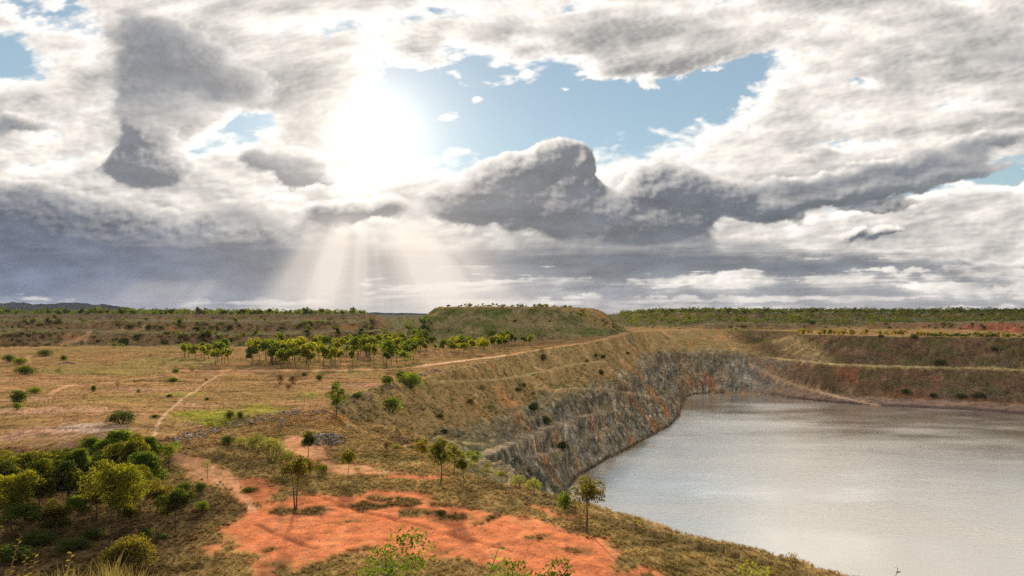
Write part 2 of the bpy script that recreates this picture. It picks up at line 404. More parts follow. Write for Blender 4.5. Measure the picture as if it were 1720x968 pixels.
def land(x, y):
    """height and what lies there, for arrays of places"""
    x = x.astype(np.float32); y = y.astype(np.float32)
    r = np.hypot(x, y); az = np.arctan2(x, y)
    M = {}
    z = open_ground(x, y)
    rough = sst(20, 60, r)
    z += rough * (.35 * fbm(x / 22, y / 22, 4) + .16 * fbm(x / 5, y / 5, 3)) * np.clip(r / 120, .6, 6)
    heapm = np.zeros(x.shape, np.float32); mesa = heapm.copy(); side = heapm.copy(); redm = heapm.copy(); ridgem = heapm.copy()
    for nm, P, zt, sl in HEAPS:
        B = np.array(P); lo = B.min(0) - 160; hi = B.max(0) + 160
        k = np.where((x > lo[0]) & (x < hi[0]) & (y > lo[1]) & (y < hi[1]))[0]
        if not len(k): continue
        X, Y = x[k], y[k]
        wob = 1.5 if nm == 'mesa' else 30.0
        sc_ = 30 if nm == 'mesa' else 48
        wx = X + wob * fbm(X / sc_ + 3, Y / sc_, 5); wy = Y + wob * fbm(X / sc_, Y / sc_ + 8, 5)
        L = np.column_stack([B, np.zeros(len(B))])
        d, _, run = near_line(wx, wy, L)
        d = np.where(inside(wx, wy, L), 0, d)
        gul = fbm(run / 5.0, d / 40., 4, .55, mode=2)
        fr = sst(0, 6, d)
        top = zt + (.2 if nm == 'mesa' else 1.6) * fbm(X / 14, Y / 14, 4) + (0 if nm == 'mesa' else 2.5) * fbm(X / 70 + 4, Y / 70, 3)
        zz = top - sl * d + gul * (.7 if nm == 'mesa' else 1.6) * fr + fbm(X / 9, Y / 9, 4) * .5 * fr
        zo = z[k]
        zn = smax(zz, zo, 1.2)
        on = sst(-.6, .8, zz - zo)
        z[k] = zn
        s_ = on * sst(.3, 2.0, d)
        side[k] = np.maximum(side[k] * (1 - on), s_)
        heapm[k] = np.maximum(heapm[k], on)
        if nm == 'mesa': mesa[k] = on
        if nm == 'red': redm[k] = on
        if nm == 'ridge': ridgem[k] = np.maximum(ridgem[k], on)
    # the lower cut at the far left
    k = np.where((y > 380) & (y < 560) & (x < -180) & (x > -620))[0]
    if len(k):
        L = np.column_stack([np.array(PITLET), np.zeros(len(PITLET))])
        wx = x[k] + 8 * fbm(x[k] / 25, y[k] / 25, 3); wy = y[k] + 8 * fbm(x[k] / 25 + 7, y[k] / 25, 3)
        d, _, run = near_line(wx, wy, L); ins = inside(wx, wy, L)
        dep = np.where(ins, np.minimum(d * .8, 9), 0) * (1 + .25 * fbm(run / 5, d / 30, 3))
        z[k] -= dep
        side[k] = np.maximum(side[k], sst(.2, 2, dep) * sst(9, 7, dep))
    # the pit
    pit = np.zeros(x.shape, np.float32); rock = pit.copy(); batter = pit.copy(); tt = pit.copy(); apron = pit.copy(); beach = pit.copy(); prun = pit.copy()
    k = np.where((y > 10) & (y < 720) & (x > -80) & (x < 560))[0]
    if len(k):
        X, Y = x[k], y[k]
        dE, zE, rE = near_line(X, Y, E_L); inE = inside(X, Y, E_L)
        zo = z[k]
        # ease the open ground onto the edge
        zo = zE + (zo - zE) * sst(0, 45, dE)
        zo += .25 * fbm(X / 6, Y / 6, 4)
        kk = np.where(inE)[0]
        X2, Y2 = X[kk], Y[kk]
        far_ = sst(95, 150, Y2)
        wx = (8.0 * fbm(X2 / 34 + 2, Y2 / 34, 3) + 3.0 * fbm(X2 / 9, Y2 / 9 + 4, 4)) * far_; wy = (8.0 * fbm(X2 / 34 + 9, Y2 / 34 + 3, 3) + 3.0 * fbm(X2 / 9 + 6, Y2 / 9, 4)) * far_
        dR, zR, rR = near_line(X2 + wx, Y2 + wy, R_L); inR = inside(X2 + wx, Y2 + wy, R_L)
        dS, kS, rS = near_line(X2 + wx * .3, Y2 + wy * .3, S_L); inS = inside(X2 + wx * .3, Y2 + wy * .3, S_L)
        d_E = dE[kk]
        t1 = dR / (dR + d_E + 1e-3)                      # R -> E
        right = sst(175, 200, X2)
        near = sst(120, 100, Y2) * (X2 < 60)
        # gentle slope on the left, batter on the right
        pl = t1 * .85 + .15 * sst(.55, 1, t1)
        pl = np.where(near > .5, 1 - (1 - t1) ** 2.2, pl)
        pl = pl + .05 * np.sin(t1 * 14 + fbm(X2 / 30, Y2 / 30, 2) * 3) * (1 - right)
        pr = sst(.0, .1, t1) * .02 + np.clip((t1 - .12) / .83, 0, 1) * .98
        z1 = zR + (zE[kk] - zR) * np.where(right > .5, pr, pl)
        g1 = fbm(rE[kk] / 3.2, t1 * 1.2, 4, .55, mode=2)
        z1 += (g1 * 2.2 * right + (fbm(X2 / 10, Y2 / 10, 5, .55) * 2.4 + fbm((X2 * .8 + Y2 * .25) / 6, (Y2 * .6 - X2 * .3) / 20, 4, .55, mode=2) * 2.0 + fbm(X2 / 30, Y2 / 30, 3) * 3.5) * (1 - right) * (1 - .8 * near)) * 4 * t1 * (1 - t1)
        t0 = dS / (dS + dR + 1e-3)                       # S -> R
        # benches of the rock wall
        wob = .20 * fbm(X2 / 24, Y2 / 24, 4) + .05 * fbm(X2 / 5, Y2 / 5, 3) + .30 * fbm(X2 / 70 + 3, Y2 / 70, 2) + .10 * np.sin(rR / 38.)
        tw = np.clip(t0 + wob * 4 * t0 * (1 - t0), 0, 1)
        step = (np.clip(tw / .22, 0, 1) * .44 + np.clip((tw - .40) / .14, 0, 1) * .30 + np.clip((tw - .70) / .15, 0, 1) * .26)
        lin = .35 * step + .65 * tw
        led = sst(-.25, .25, fbm(X2 / 40 + 11, Y2 / 40, 3)); pw = np.where(near > .5, tw, lin * (1 - .85 * led) + step * .85 * led)
        pb = np.clip(t0 / .42, 0, 1) * .16 + np.clip((t0 - .42) / .58, 0, 1) * .84
        prof = pw * (1 - kS) + pb * kS
        z0 = WATER_Z + (zR - WATER_Z) * prof
        g0 = fbm(rR / 3.4, t0 * 1.5, 4, .55, mode=2)
        env = np.clip(4 * t0 * (1 - t0), 0, 1) ** .6
        strike = fbm((X2 * .8 + Y2 * .25) / 7.5, (Y2 * .6 - X2 * .3) / 16, 5, .58, mode=2)
        crag = strike * 3.6 + fbm((X2 * .8 + Y2 * .25) / 16 + 5, (Y2 * .6 - X2 * .3) / 34, 3, .5, mode=2) * 3.0 + fbm(X2 / 3.2, Y2 / 4.2, 4, .6, mode=2) * 1.5 + (.5 - worley(X2 / 4.5, Y2 / 7)) * 1.8
        def fl(a, b): return sst(a - .03, a + .03, tw) * sst(b + .03, b - .03, tw)
        flat = led * np.maximum(np.maximum(fl(.22, .40), fl(.54, .70)), fl(.85, .99))
        crag = crag * (1 - .8 * flat)
        z0 += (1 - kS) * crag * env * sst(60, 110, Y2) + kS * g0 * 2.4 * sst(.35, .6, t0) * env
        zz = np.where(inS, WATER_Z - np.minimum(dS * .5, 6), np.where(inR, z0, z1))
        zn = zo.copy(); zn[kk] = zz
        z[k] = zn
        pit[k[kk]] = 1
        rk = np.where(inR & ~inS, (1 - kS), 0)
        rk = np.maximum(rk, (~inR) * (1 - right) * sst(.34, .04, t1 + .5 * fbm(X2 / 18, Y2 / 18, 4)) * .9)
        rock[k[kk]] = rk
        batter[k[kk]] = np.where(inR & ~inS, kS * sst(.36, .46, t0), 0) + (~inR) * right * sst(.08, .14, t1)
        beach[k[kk]] = np.where(inR & ~inS, kS * sst(.46, .36, t0), 0)
        apron[k[kk]] = (~inR) * (1 - right)
        tt[k[kk]] = np.where(inR, t0, 1 + t1)
        prun[k[kk]] = rE[kk]
    # the heap on which the camera stands
    r0 = 2.4 + 2.9 * sst(-.30, -.50, az) + 400 * sst(1.2, 2.2, np.abs(az))
    hill = -1.72 - .5 * np.maximum(0, r - r0) - .02 * r
    hill += .06 * fbm(x / 1.2, y / 1.2, 3) + .5 * fbm(x / 8, y / 8, 3) * sst(6, 20, r)
    hon = sst(-1, 1, hill - z)
    z = smax(hill, z, 3.0)
    M.update(side=side, heap=heapm, mesa=mesa, red=redm, ridge=ridgem, pit=pit, rock=rock, batter=batter, beach=beach, apron=apron, t=tt, hill=hon, run=prun)
    return z, M

# ---- polar sheet round the camera's foot, out to the horizon
def geo(a, b, n): return np.exp(np.linspace(math.log(a), math.log(b), n, endpoint=False))
RAD = np.concatenate([geo(.4, 40, 46), geo(40, 150, 235), geo(150, 620, 335), geo(620, 1300, 120), geo(1300, 14000, 50), [14000.]])
_fine = np.linspace(-41.5, 41.5, 970)
AZ = np.radians(np.concatenate([np.linspace(-180, -41.5, 46, endpoint=False), _fine, np.linspace(41.5, 180, 47)[1:]]))
RR, AA = np.meshgrid(RAD, AZ, indexing='ij')
GX = (RR * np.sin(AA)).astype(np.float32); GY = (RR * np.cos(AA)).astype(np.float32)
_z, MK = land(GX.ravel(), GY.ravel())
GZ = _z.reshape(GX.shape)
MK = {k: v.reshape(GX.shape) for k, v in MK.items()}
def hit(u, v):
    """the first place on the ground met along the sight line (u, v)"""
    a = math.atan((u - CU) / F); c = np.interp(a, AZ, np.arange(len(AZ))); j = int(c)
    j = min(j, len(AZ) - 2); f = c - j
    zc = GZ[:, j] * (1 - f) + GZ[:, j + 1] * f
    tgt = -(v - HZ) / F * math.cos(a)
    e = zc / RAD
    k = np.where((e >= tgt) & (RAD > 20))[0]
    if not len(k): return None
    i = k[0]
    if i == 0: rr = RAD[0]
    else:
        w = (tgt - e[i - 1]) / (e[i] - e[i - 1] + 1e-9); rr = RAD[i - 1] + w * (RAD[i] - RAD[i - 1])
    return (rr * math.sin(a), rr * math.cos(a), tgt * rr)
def ground_z(x, y):
    r = math.hypot(x, y); a = math.atan2(x, y)
    i = np.interp(r, RAD, np.arange(len(RAD))); j = np.interp(a, AZ, np.arange(len(AZ)))
    i0 = min(int(i), len(RAD) - 2); j0 = min(int(j), len(AZ) - 2); fi, fj = i - i0, j - j0
    g = GZ
    return float((g[i0, j0] * (1 - fi) + g[i0 + 1, j0] * fi) * (1 - fj) + (g[i0, j0 + 1] * (1 - fi) + g[i0 + 1, j0 + 1] * fi) * fj)
# ---------------------------------------------------------------- what the ground is made of
def px_line(L): 
    return np.array([p for p in (hit(u, v) for u, v in L) if p is not None])
def c3(*c): return np.array(c, np.float32)
def lay(C, m, c):
    m = np.clip(m, 0, 1)[..., None]
    return C * (1 - m) + np.asarray(c, np.float32) * m
X_, Y_, Z_ = GX, GY, GZ
GV0 = np.stack([GX, GY, GZ], -1)
R_ = RR.astype(np.float32)
fa = fbm(X_ / 40, Y_ / 16, 5, .55); fb = fbm(X_ / 9 + 4, Y_ / 5, 5, .58); fc = fbm(X_ / 2.6, Y_ / 2.0 + 3, 4, .6); fd = fbm(X_ / 90 + 2, Y_ / 45, 4, .5)
STRAW = c3(.29, .18, .062); TAN = c3(.37, .21, .085); GREENISH = c3(.165, .165, .035); DUST = c3(.45, .265, .145); RED = c3(.50, .182, .086); BROWN = c3(.15, .095, .05); DARKGRASS = c3(.125, .105, .042)
C = np.ones(X_.shape + (3,), np.float32) * STRAW
C = lay(C, sst(-.1, .5, fa), TAN)
C = lay(C, sst(.12, .5, fd + .5 * fb) * .55, GREENISH)
C = lay(C, sst(.22, .5, fb - .3 * fd) * .6, DUST)
C = lay(C, sst(.15, .55, fc + .25 * fb) * .45, BROWN * 1.2)
# far country: scrub under the trees
C = lay(C, sst(600, 760, Y_) * .9, c3(.115, .105, .048))
C = lay(C, sst(600, 760, Y_) * sst(.1, .4, fb) * .6, c3(.22, .15, .08))
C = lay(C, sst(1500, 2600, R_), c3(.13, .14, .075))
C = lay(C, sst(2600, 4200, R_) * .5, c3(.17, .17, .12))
# bench in front: darker tussock ground
bench = sst(175, 120, R_) * (Z_ < -21.0)
bench = np.clip(sst(-21.0, -23.2, Z_) * sst(170, 140, R_), 0, 1) * (1 - MK['rock'])
C = lay(C, bench * .75, c3(.27, .20, .09))
C = lay(C, bench * sst(-.05, .4, fb) * .7, DARKGRASS)
C = lay(C, bench * sst(.1, .45, fc) * .5, c3(.30, .21, .10))
WOOD_SHADE = sst(-30, -40, X_ + 3 * fb) * bench * sst(112, 98, R_)
C = lay(C, WOOD_SHADE * .85, c3(.075, .052, .03))  # brown litter tone, with the shade under the wood painted into it
# slopes of the heaps
sd = MK['side']
C = lay(C, sd, c3(.22, .135, .075))
C = lay(C, sd * sst(-.1, .4, fb) * .75, c3(.14, .095, .05))
C = lay(C, sd * sst(.05, .35, fbm(X_ / 30 + 9, Y_ / 30, 4)) * .8, c3(.33, .165, .08))
ms = MK['mesa']
C = lay(C, ms * sd, c3(.20, .165, .085))
C = lay(C, ms * sd * sst(-.25, .15, fbm(X_ / 22 + 1, Z_ / 5, 4)) * sst(-16, -10, Z_) * .9, c3(.095, .115, .03))
C = lay(C, ms * sd * sst(.12, .3, fbm(X_ / 16 + 31, (Y_ + Z_) / 30, 3)) * .45, c3(.27, .19, .11))
C = lay(C, MK['ridge'] * (1 - sd) * .9, c3(.10, .10, .04))
C = lay(C, MK['red'] , c3(.30, .115, .065))
C = lay(C, MK['heap'] * (1 - sd) * (1 - ms) * (1 - MK['ridge']) * .8, c3(.155, .125, .06))
# pit: apron, batters, rock
ap = MK['apron']
C = lay(C, ap * .8, c3(.30, .22, .125))
C = lay(C, ap * sst(-.05, .4, fb) * .65, c3(.16, .145, .065))
C = lay(C, ap * sst(.15, .45, fa + .4 * fc) * .7, c3(.47, .32, .19))
C = lay(C, ap * sst(.2, .4, fbm(X_ / 14 + 5, Y_ / 30, 4)) * .8 * sst(200, 260, Y_), c3(.42, .22, .11))
bt = MK['batter']
C = lay(C, bt, c3(.155, .10, .06))
up = (MK['t'] > 1)
gr = fbm(X_ / 16 + 3, Z_ / 6, 5, .55)
C = lay(C, bt * sst(-.12, .25, gr + up * .06) * .8, c3(.115, .108, .042))
C = lay(C, bt * sst(.1, .4, fbm(MK['run'] / 5, MK['t'] * 3, 4, .6)) * .7, c3(.29, .19, .12))
C = lay(C, bt * (~up) * sst(.0, .3, fbm(X_ / 28 + 8, Y_ / 28, 3)) * .75, c3(.27, .115, .06))
C = lay(C, bt * up * sst(222, 212, X_) * sst(196, 206, X_) * sst(566, 552, Y_) * .9, c3(.34, .255, .13))
BL = (X_ > 185) * sst(.965, .99, MK['t']) * sst(1.10, 1.06, MK['t'])
C = lay(C, BL * .85, c3(.42, .33, .13))
C = lay(C, MK['beach'], c3(.30, .19, .11))
C = lay(C, MK['beach'] * sst(-.1, .3, fb) * .7, c3(.16, .12, .07))
C = lay(C, (MK['beach'] > .3) * sst(-53.4, -54.4, Z_) * .85, c3(.085, .06, .05))
rk = MK['rock']
ROCK = c3(.25, .23, .18)
C = lay(C, sst(.25, .6, rk + .25 * fb), ROCK)
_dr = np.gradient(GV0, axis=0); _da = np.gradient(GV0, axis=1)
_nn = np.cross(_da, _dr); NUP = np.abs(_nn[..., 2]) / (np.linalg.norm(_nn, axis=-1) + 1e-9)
C = lay(C, rk * sst(.05, .35, fbm(X_ / 10 + 4, (Y_ + 2 * Z_) / 16, 5, .6)) * .8, c3(.50, .47, .40))
C = lay(C, rk * sst(.0, .3, fc) * .8, c3(.065, .07, .062))
C = lay(C, rk * sst(.18, .4, fbm((X_ * .8 + Y_ * .25) / 2.2, (Y_ * .6 - X_ * .3) / 8 + Z_ / 6, 4, .6)) * .8, c3(.56, .53, .46))
C = lay(C, rk * sst(.0, .28, fbm((X_ * .8 + Y_ * .25) / 11 + 20, Z_ / 26, 4, .55)) * sst(170, 215, Y_) * .95, c3(.42, .19, .085))
C = lay(C, rk * sst(.08, .3, fbm((X_ * .8 + Y_ * .25) / 6 + 50, Z_ / 18, 4, .55)) * .75, c3(.36, .27, .17))
C = lay(C, rk * sst(.55, .95, MK['t']) * (MK['t'] < 1) * sst(-.3, .2, fa) * .6, c3(.24, .18, .105))
C = lay(C, rk * sst(.15, .45, fbm(X_ / 30 + 70, Z_ / 9, 3)) * .35, c3(.14, .16, .07))
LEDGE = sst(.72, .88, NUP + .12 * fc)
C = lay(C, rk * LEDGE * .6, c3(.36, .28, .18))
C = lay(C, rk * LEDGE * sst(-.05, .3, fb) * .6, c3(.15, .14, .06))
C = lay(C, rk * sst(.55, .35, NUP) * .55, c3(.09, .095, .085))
C = lay(C, (rk > .3) * sst(-53.6, -54.6, Z_) * .8, c3(.05, .05, .045))
# flat shelf at the end of the far wall and its pale top
# bare red earth on the bench
def px_poly(L, z): return np.array([W(u, v, z) for u, v in L])
def soil(L, z, soft, c, amt=1.0, wob=1.0):
    global C
    P = px_poly(L, z); lo = P.min(0) - 12; hi = P.max(0) + 12
    k = np.where((X_ > lo[0]) & (X_ < hi[0]) & (Y_ > lo[1]) & (Y_ < hi[1]) & (R_ > 40))
    x, y = X_[k], Y_[k]
    wx = x + wob * (1.6 * fbm(x / 4.5, y / 6, 4, .6)); wy = y + wob * (3.2 * fbm(x / 4.5 + 9, y / 6, 4, .6))
    d, _, _ = near_line(wx, wy, P); ins = inside(wx, wy, P)
    m = sst(-soft, soft, np.where(ins, d, -d) + .6 * soft * fbm(x / 1.2, y / 1.5, 3)) * amt
    C[k] = lay(C[k], m, c)
    return k, m
BARE = np.zeros(X_.shape, np.float32)
k, m = soil([(372,893),(418,870),(442,846),(478,844),(520,832),(590,838),(625,826),(680,824),(720,834),(735,850),(800,858),(850,872),(905,880),(965,898),(1012,915),(1038,938),(1030,985),(960,985),(880,962),(800,948),(740,940),(690,935),(640,938),(590,932),(540,938),(500,948),(455,945),(410,925)], -25.1, 1.1, RED)
BARE[k] = np.maximum(BARE[k], m)
for L in ([(395,815),(430,808),(470,822),(440,850),(405,848)], [(340,915),(372,912),(365,930),(345,930)], [(425,940),(450,940),(470,990),(430,990)], [(1045,962),(1090,962),(1110,975),(1050,975)], [(660,796),(760,800),(720,808),(640,802)], [(880,848),(935,862),(985,874),(930,868)]):
    k, m = soil(L, -25.0, .8, RED * .95, .9); BARE[k] = np.maximum(BARE[k], m)
for L, z in (([(290,778),(335,778),(395,800),(410,830),(385,812),(330,798)], -23.8), ([(470,780),(560,775),(680,790),(560,795)], -24.6), ([(490,735),(540,738),(560,760),(500,765),(470,750)], -23.4)):
    k, m = soil(L, z, 1.0, c3(.50, .27, .15), .85); BARE[k] = np.maximum(BARE[k], m * .8)
for u, v, rx, ry in [(505,862,32,7),(535,856,20,6),(615,850,28,7),(700,862,35,7),(665,848,30,6),(760,872,40,6),(690,842,30,5),(590,872,16,3),(800,880,14,3),(560,880,12,2),(470,858,22,6),(640,838,26,4),(830,872,24,4),(900,905,20,4),(450,925,18,5),(610,925,30,5),(960,930,26,5),(745,925,22,4)]:
    P = [(u + rx * math.cos(a), v + ry * math.sin(a)) for a in np.linspace(0, 6.28, 12, endpoint=False)]
    k, m = soil(P, -25.1, .9, DARKGRASS * 1.15, .9); BARE[k] = BARE[k] * (1 - m)
C = lay(C, BARE * sst(-.05, .45, fb + .6 * fa) * .35, RED * .68)
C = lay(C, BARE * sst(.05, .4, fbm(X_ / 3 + 40, Y_ / 9, 4)) * .4, c3(.54, .25, .13))
C = lay(C, BARE * sst(.1, .6, fc) * .25, c3(.54, .22, .12))
# patches on the plain
for u, v, rx, ry, z, c, a in [(80,728,90,9,-20.3,DUST,.75),(150,725,60,6,-20.3,c3(.55,.42,.3),.6),(350,697,55,7,-20,c3(.26,.26,.03),.85),(395,690,30,5,-20,c3(.26,.26,.03),.6),(440,682,35,7,-20,c3(.26,.25,.035),.7),(520,662,20,4,-20,c3(.26,.25,.04),.7),(300,664,45,3,-20,c3(.25,.25,.035),.6),(180,675,60,4,-20,c3(.28,.24,.06),.5),(170,622,120,10,-20,c3(.25,.22,.06),.5),(290,608,90,8,-20,c3(.28,.235,.07),.5),(120,691,80,5,-20,DUST*1.05,.6),(250,655,60,3,-20,DUST,.7),(330,680,50,3,-20,DUST,.6),(25,692,50,5,-20,DUST,.6),(610,647,35,4,-20,DUST,.7),(540,684,60,9,-20,TAN*1.05,.6),(60,670,60,3,-20,DUST,.5),(420,628,90,4,-20,TAN*1.1,.6)]:
    P = [(u + rx * math.cos(t_), v + ry * math.sin(t_)) for t_ in np.linspace(0, 6.28, 14, endpoint=False)]
    k, m = soil(P, z, 2.5, c, a, 2.2)
# tracks
def track(L, w, c, amt=.9, ruts=False, depth=0.0, cut=False):
    global C
    P = px_line(L)
    if len(P) < 2: return
    # smooth
    t = np.linspace(0, 1, len(P)); q = np.linspace(0, 1, len(P) * 4)
    P = np.column_stack([np.interp(q, t, P[:, i]) for i in range(3)])
    for _ in range(10 if cut else 2): P[1:-1] = .25 * P[:-2] + .5 * P[1:-1] + .25 * P[2:]
    lo = P.min(0) - 8; hi = P.max(0) + 8
    k = np.where((X_ > lo[0]) & (X_ < hi[0]) & (Y_ > lo[1]) & (Y_ < hi[1]))
    x, y = X_[k], Y_[k]
    wx = x + .35 * w * fbm(x / 3, y / 3, 3) + .5 * fbm(x / 9, y / 9, 2); wy = y + .35 * w * fbm(x / 3 + 5, y / 3, 3)
    d, zl, _ = near_line(wx, wy, P, False)
    px = np.maximum(R_[k] * .0009, .02)
    m = sst(w / 2 + px, w / 2 - px * .2, d) * amt * (.8 + .4 * fbm(x / 5, y / 5, 3))
    if ruts: m = m * (1 - .6 * sst(w * .16, w * .05, d))
    C[k] = lay(C[k], m, c); BARE[k] = np.maximum(BARE[k], m)
    if cut:
        b = sst(w * .95, w * .45, d); GZ[k] = GZ[k] * (1 - b) + (zl + .25 * fbm(x / 2, y / 2, 3)) * b
    if depth: GZ[k] -= depth * np.clip(m, 0, 1)
PALE = c3(.60, .42, .27)
track([(256,738),(262,722),(272,705),(288,686),(305,672),(325,659),(345,644),(360,635),(375,628)], .5, PALE, .65)
track([(300,624),(380,623),(470,622),(560,622),(640,621),(700,617),(760,608),(810,602),(850,597),(900,589),(960,580),(1000,574),(1030,566),(1056,559)], 5.0, DUST * 1.1, .8)
track([(700,616),(780,606),(850,597)], 2.2, PALE * 1.1, .8)
track([(88,661),(105,651),(130,645),(190,643),(225,637),(262,633)], 1.6, DUST * 1.1, .85)
track([(0,634),(60,640),(120,638)], 1.2, DUST, .6)
track([(280,622),(300,635),(330,640)], 1.0, DUST, .5)
track([(105,580),(130,572),(150,562),(170,556),(205,553),(240,552)], 5.5, DUST * 1.05, .8)
track([(50,596),(46,602),(48,612)], 2.0, DUST, .6)
track([(330,776),(372,790),(392,803),(398,815),(405,830),(418,845),(425,860)], .9, c3(.58, .30, .17))
track([(430,805),(470,813),(510,826),(545,838),(585,852),(620,863),(660,872),(700,882),(740,895),(780,903),(825,915),(860,925)], .75, c3(.36, .12, .05), .85, depth=.2)
track([(432,882),(455,893),(480,905),(505,915),(530,921)], .7, c3(.28, .10, .05), .85, depth=.2)
track([(860,927),(920,940),(980,955),(1030,968)], .6, c3(.38, .13, .06), .6, depth=.08)
track([(740,640),(800,640),(860,636),(905,625),(950,614),(990,609),(1012,606)], 3.2, c3(.42, .32, .19), .8, cut=True)
GRAVEL = c3(.42, .35, .25)
track([(792,772),(850,748),(905,722),(960,702),(1012,692),(1050,690)], 3.4, GRAVEL, .75, cut=True)
track([(880,772),(925,758),(965,742),(1005,724),(1045,712)], 2.8, GRAVEL, .7, cut=True)
track([(935,655),(985,650),(1030,655),(1075,662),(1110,668)], 3.0, GRAVEL * 1.1, .75, cut=True)
track([(1262,612),(1290,629),(1330,644),(1370,656),(1420,670),(1470,680)], 5.0, c3(.55, .38, .24), .85, cut=True)
track([(0,719),(90,720),(180,720),(280,718),(340,712)], .6, BROWN * .6, .85, depth=.3)
track([(0,636),(60,632),(140,634)], .5, BROWN * .7, .5)
track([(230,641),(330,641),(430,638),(500,637),(640,636)], 2.0, BROWN * .75, .85, depth=.6)
farl = sst(425, 445, Y_ + 12 * fb) * sst(40, -40, X_) * (1 - MK['mesa'])
C = lay(C, farl * (1 - .8 * sd) * .72 * (1 - BARE), c3(.15, .12, .058))
mott = fbm(X_ / 7 + 60, Y_ / 2.6, 5, .6) + .6 * fbm(X_ / 30 + 9, Y_ / 9, 4, .55)
openp = (1 - BARE) * (1 - MK['rock'])
C = C * (1 - openp * .42 * sst(.0, .55, mott))[..., None] * (1 + openp * .22 * sst(.0, -.5, mott))[..., None]
opl = openp * (1 - np.clip(MK['apron'] + MK['batter'] + bench + MK['side'], 0, 1))
C = C * (1 - opl[..., None] * (1 - c3(.90, .94, 1.22)))
C = C * (1 - MK['apron'][..., None] * (1 - c3(1.0, .98, .84)))
C = C * (1 - MK['batter'][..., None] * (1 - c3(.86, .84, .84)))
C = 1.18 * np.power(np.clip(C, 0, 1), 1.06)
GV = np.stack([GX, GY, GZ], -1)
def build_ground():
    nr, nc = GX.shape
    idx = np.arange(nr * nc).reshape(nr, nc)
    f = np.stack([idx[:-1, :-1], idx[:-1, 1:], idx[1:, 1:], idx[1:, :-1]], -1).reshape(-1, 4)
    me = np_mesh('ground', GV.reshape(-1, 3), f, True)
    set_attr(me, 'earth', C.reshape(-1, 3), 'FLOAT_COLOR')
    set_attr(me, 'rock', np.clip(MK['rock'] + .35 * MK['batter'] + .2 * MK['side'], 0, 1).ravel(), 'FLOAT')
    m = bpy.data.materials.new('earth_and_rock'); t = NT(m)
    at = t.n('ShaderNodeAttribute', attribute_name='earth'); rk = t.n('ShaderNodeAttribute', attribute_name='rock')
    tc = t.n('ShaderNodeTexCoord')
    n1 = t.n('ShaderNodeTexNoise', i_Scale=.55, i_Detail=7.0, i_Roughness=.65); t.l(tc.outputs['Object'], n1.inputs['Vector'])
    n2 = t.n('ShaderNodeTexNoise', i_Scale=3.5, i_Detail=5.0, i_Roughness=.7); t.l(tc.outputs['Object'], n2.inputs['Vector'])
    k1 = rampn(t, n1.outputs['Fac'], [(.28, (.52, .52, .54)), (.5, (1, 1, 1)), (.72, (1.42, 1.38, 1.30))])
    k2 = rampn(t, n2.outputs['Fac'], [(.3, (.66, .66, .68)), (.7, (1.30, 1.30, 1.27))])
    c = mixc(t, 1.0, at.outputs['Color'], k1, 'MULTIPLY'); c = mixc(t, .8, c, k2, 'MULTIPLY')
    # rock: steep joints
    mp = t.n('ShaderNodeMapping'); mp.inputs['Scale'].default_value = (.75, .42, .50); mp.inputs['Rotation'].default_value = (.6, .35, .5)
    t.l(tc.outputs['Object'], mp.inputs['Vector'])
    n3 = t.n('ShaderNodeTexNoise', i_Scale=.9, i_Detail=8.0, i_Roughness=.72, i_Distortion=.4); t.l(mp.outputs[0], n3.inputs['Vector'])
    v3 = t.n('ShaderNodeTexVoronoi', i_Scale=.9); v3.feature = 'DISTANCE_TO_EDGE'; t.l(mp.outputs[0], v3.inputs['Vector'])
    kr = rampn(t, n3.outputs['Fac'], [(.32, (.45, .46, .47)), (.5, (.95, .95, .95)), (.68, (1.6, 1.55, 1.45))])
    blk = t.n('ShaderNodeTexVoronoi', i_Scale=.42); t.l(mp.outputs[0], blk.inputs['Vector'])
    sp = t.n('ShaderNodeSeparateColor'); t.l(blk.outputs['Color'], sp.inputs[0])
    kb = rampn(t, sp.outputs[0], [(.0, (.58, .58, .58)), (.5, (.88, .87, .85)), (1.0, (1.25, 1.20, 1.12))])
    ve = t.n('ShaderNodeTexVoronoi', i_Scale=.42); ve.feature = 'DISTANCE_TO_EDGE'; t.l(mp.outputs[0], ve.inputs['Vector'])
    kc = rampn(t, ve.outputs['Distance'], [(.0, (.30, .30, .31)), (.07, (1, 1, 1))])
    cr = mixc(t, 1.0, c, kr, 'MULTIPLY'); cr = mixc(t, .8, cr, kb, 'MULTIPLY'); cr = mixc(t, .65, cr, kc, 'MULTIPLY')
    c = mixc(t, rk.outputs['Fac'], c, cr)
    p = t.n('ShaderNodeBsdfPrincipled', i_Roughness=.95); p.inputs['Specular IOR Level'].default_value = 0.0
    t.l(c, p.inputs['Base Color'])
    hgt = mathn(t, 'ADD', mathn(t, 'MULTIPLY', n1.outputs['Fac'], .35), mathn(t, 'MULTIPLY', n2.outputs['Fac'], .10))
    crk = mathn(t, 'ADD', mathn(t, 'MINIMUM', v3.outputs['Distance'], .25), mathn(t, 'ADD', mathn(t, 'MULTIPLY', mathn(t, 'MINIMUM', ve.outputs['Distance'], .15), 3.0), mathn(t, 'MULTIPLY', sp.outputs[1], .5)))
    hr = mathn(t, 'MULTIPLY', mathn(t, 'ADD', mathn(t, 'MULTIPLY', n3.outputs['Fac'], 2.0), crk), rk.outputs['Fac'])
    hgt = mathn(t, 'ADD', hgt, hr)
    b = t.n('ShaderNodeBump', i_Strength=.8, i_Distance=1.0); t.l(hgt, b.inputs['Height']); t.l(b.outputs[0], p.inputs['Normal'])
    t.l(p.outputs[0], t.out.inputs['Surface'])
    o = mesh_obj('ground', me, m); tag(o, 'dry grassy plain, red earth bench and terraced pit walls', None, None, 'structure')
build_ground()

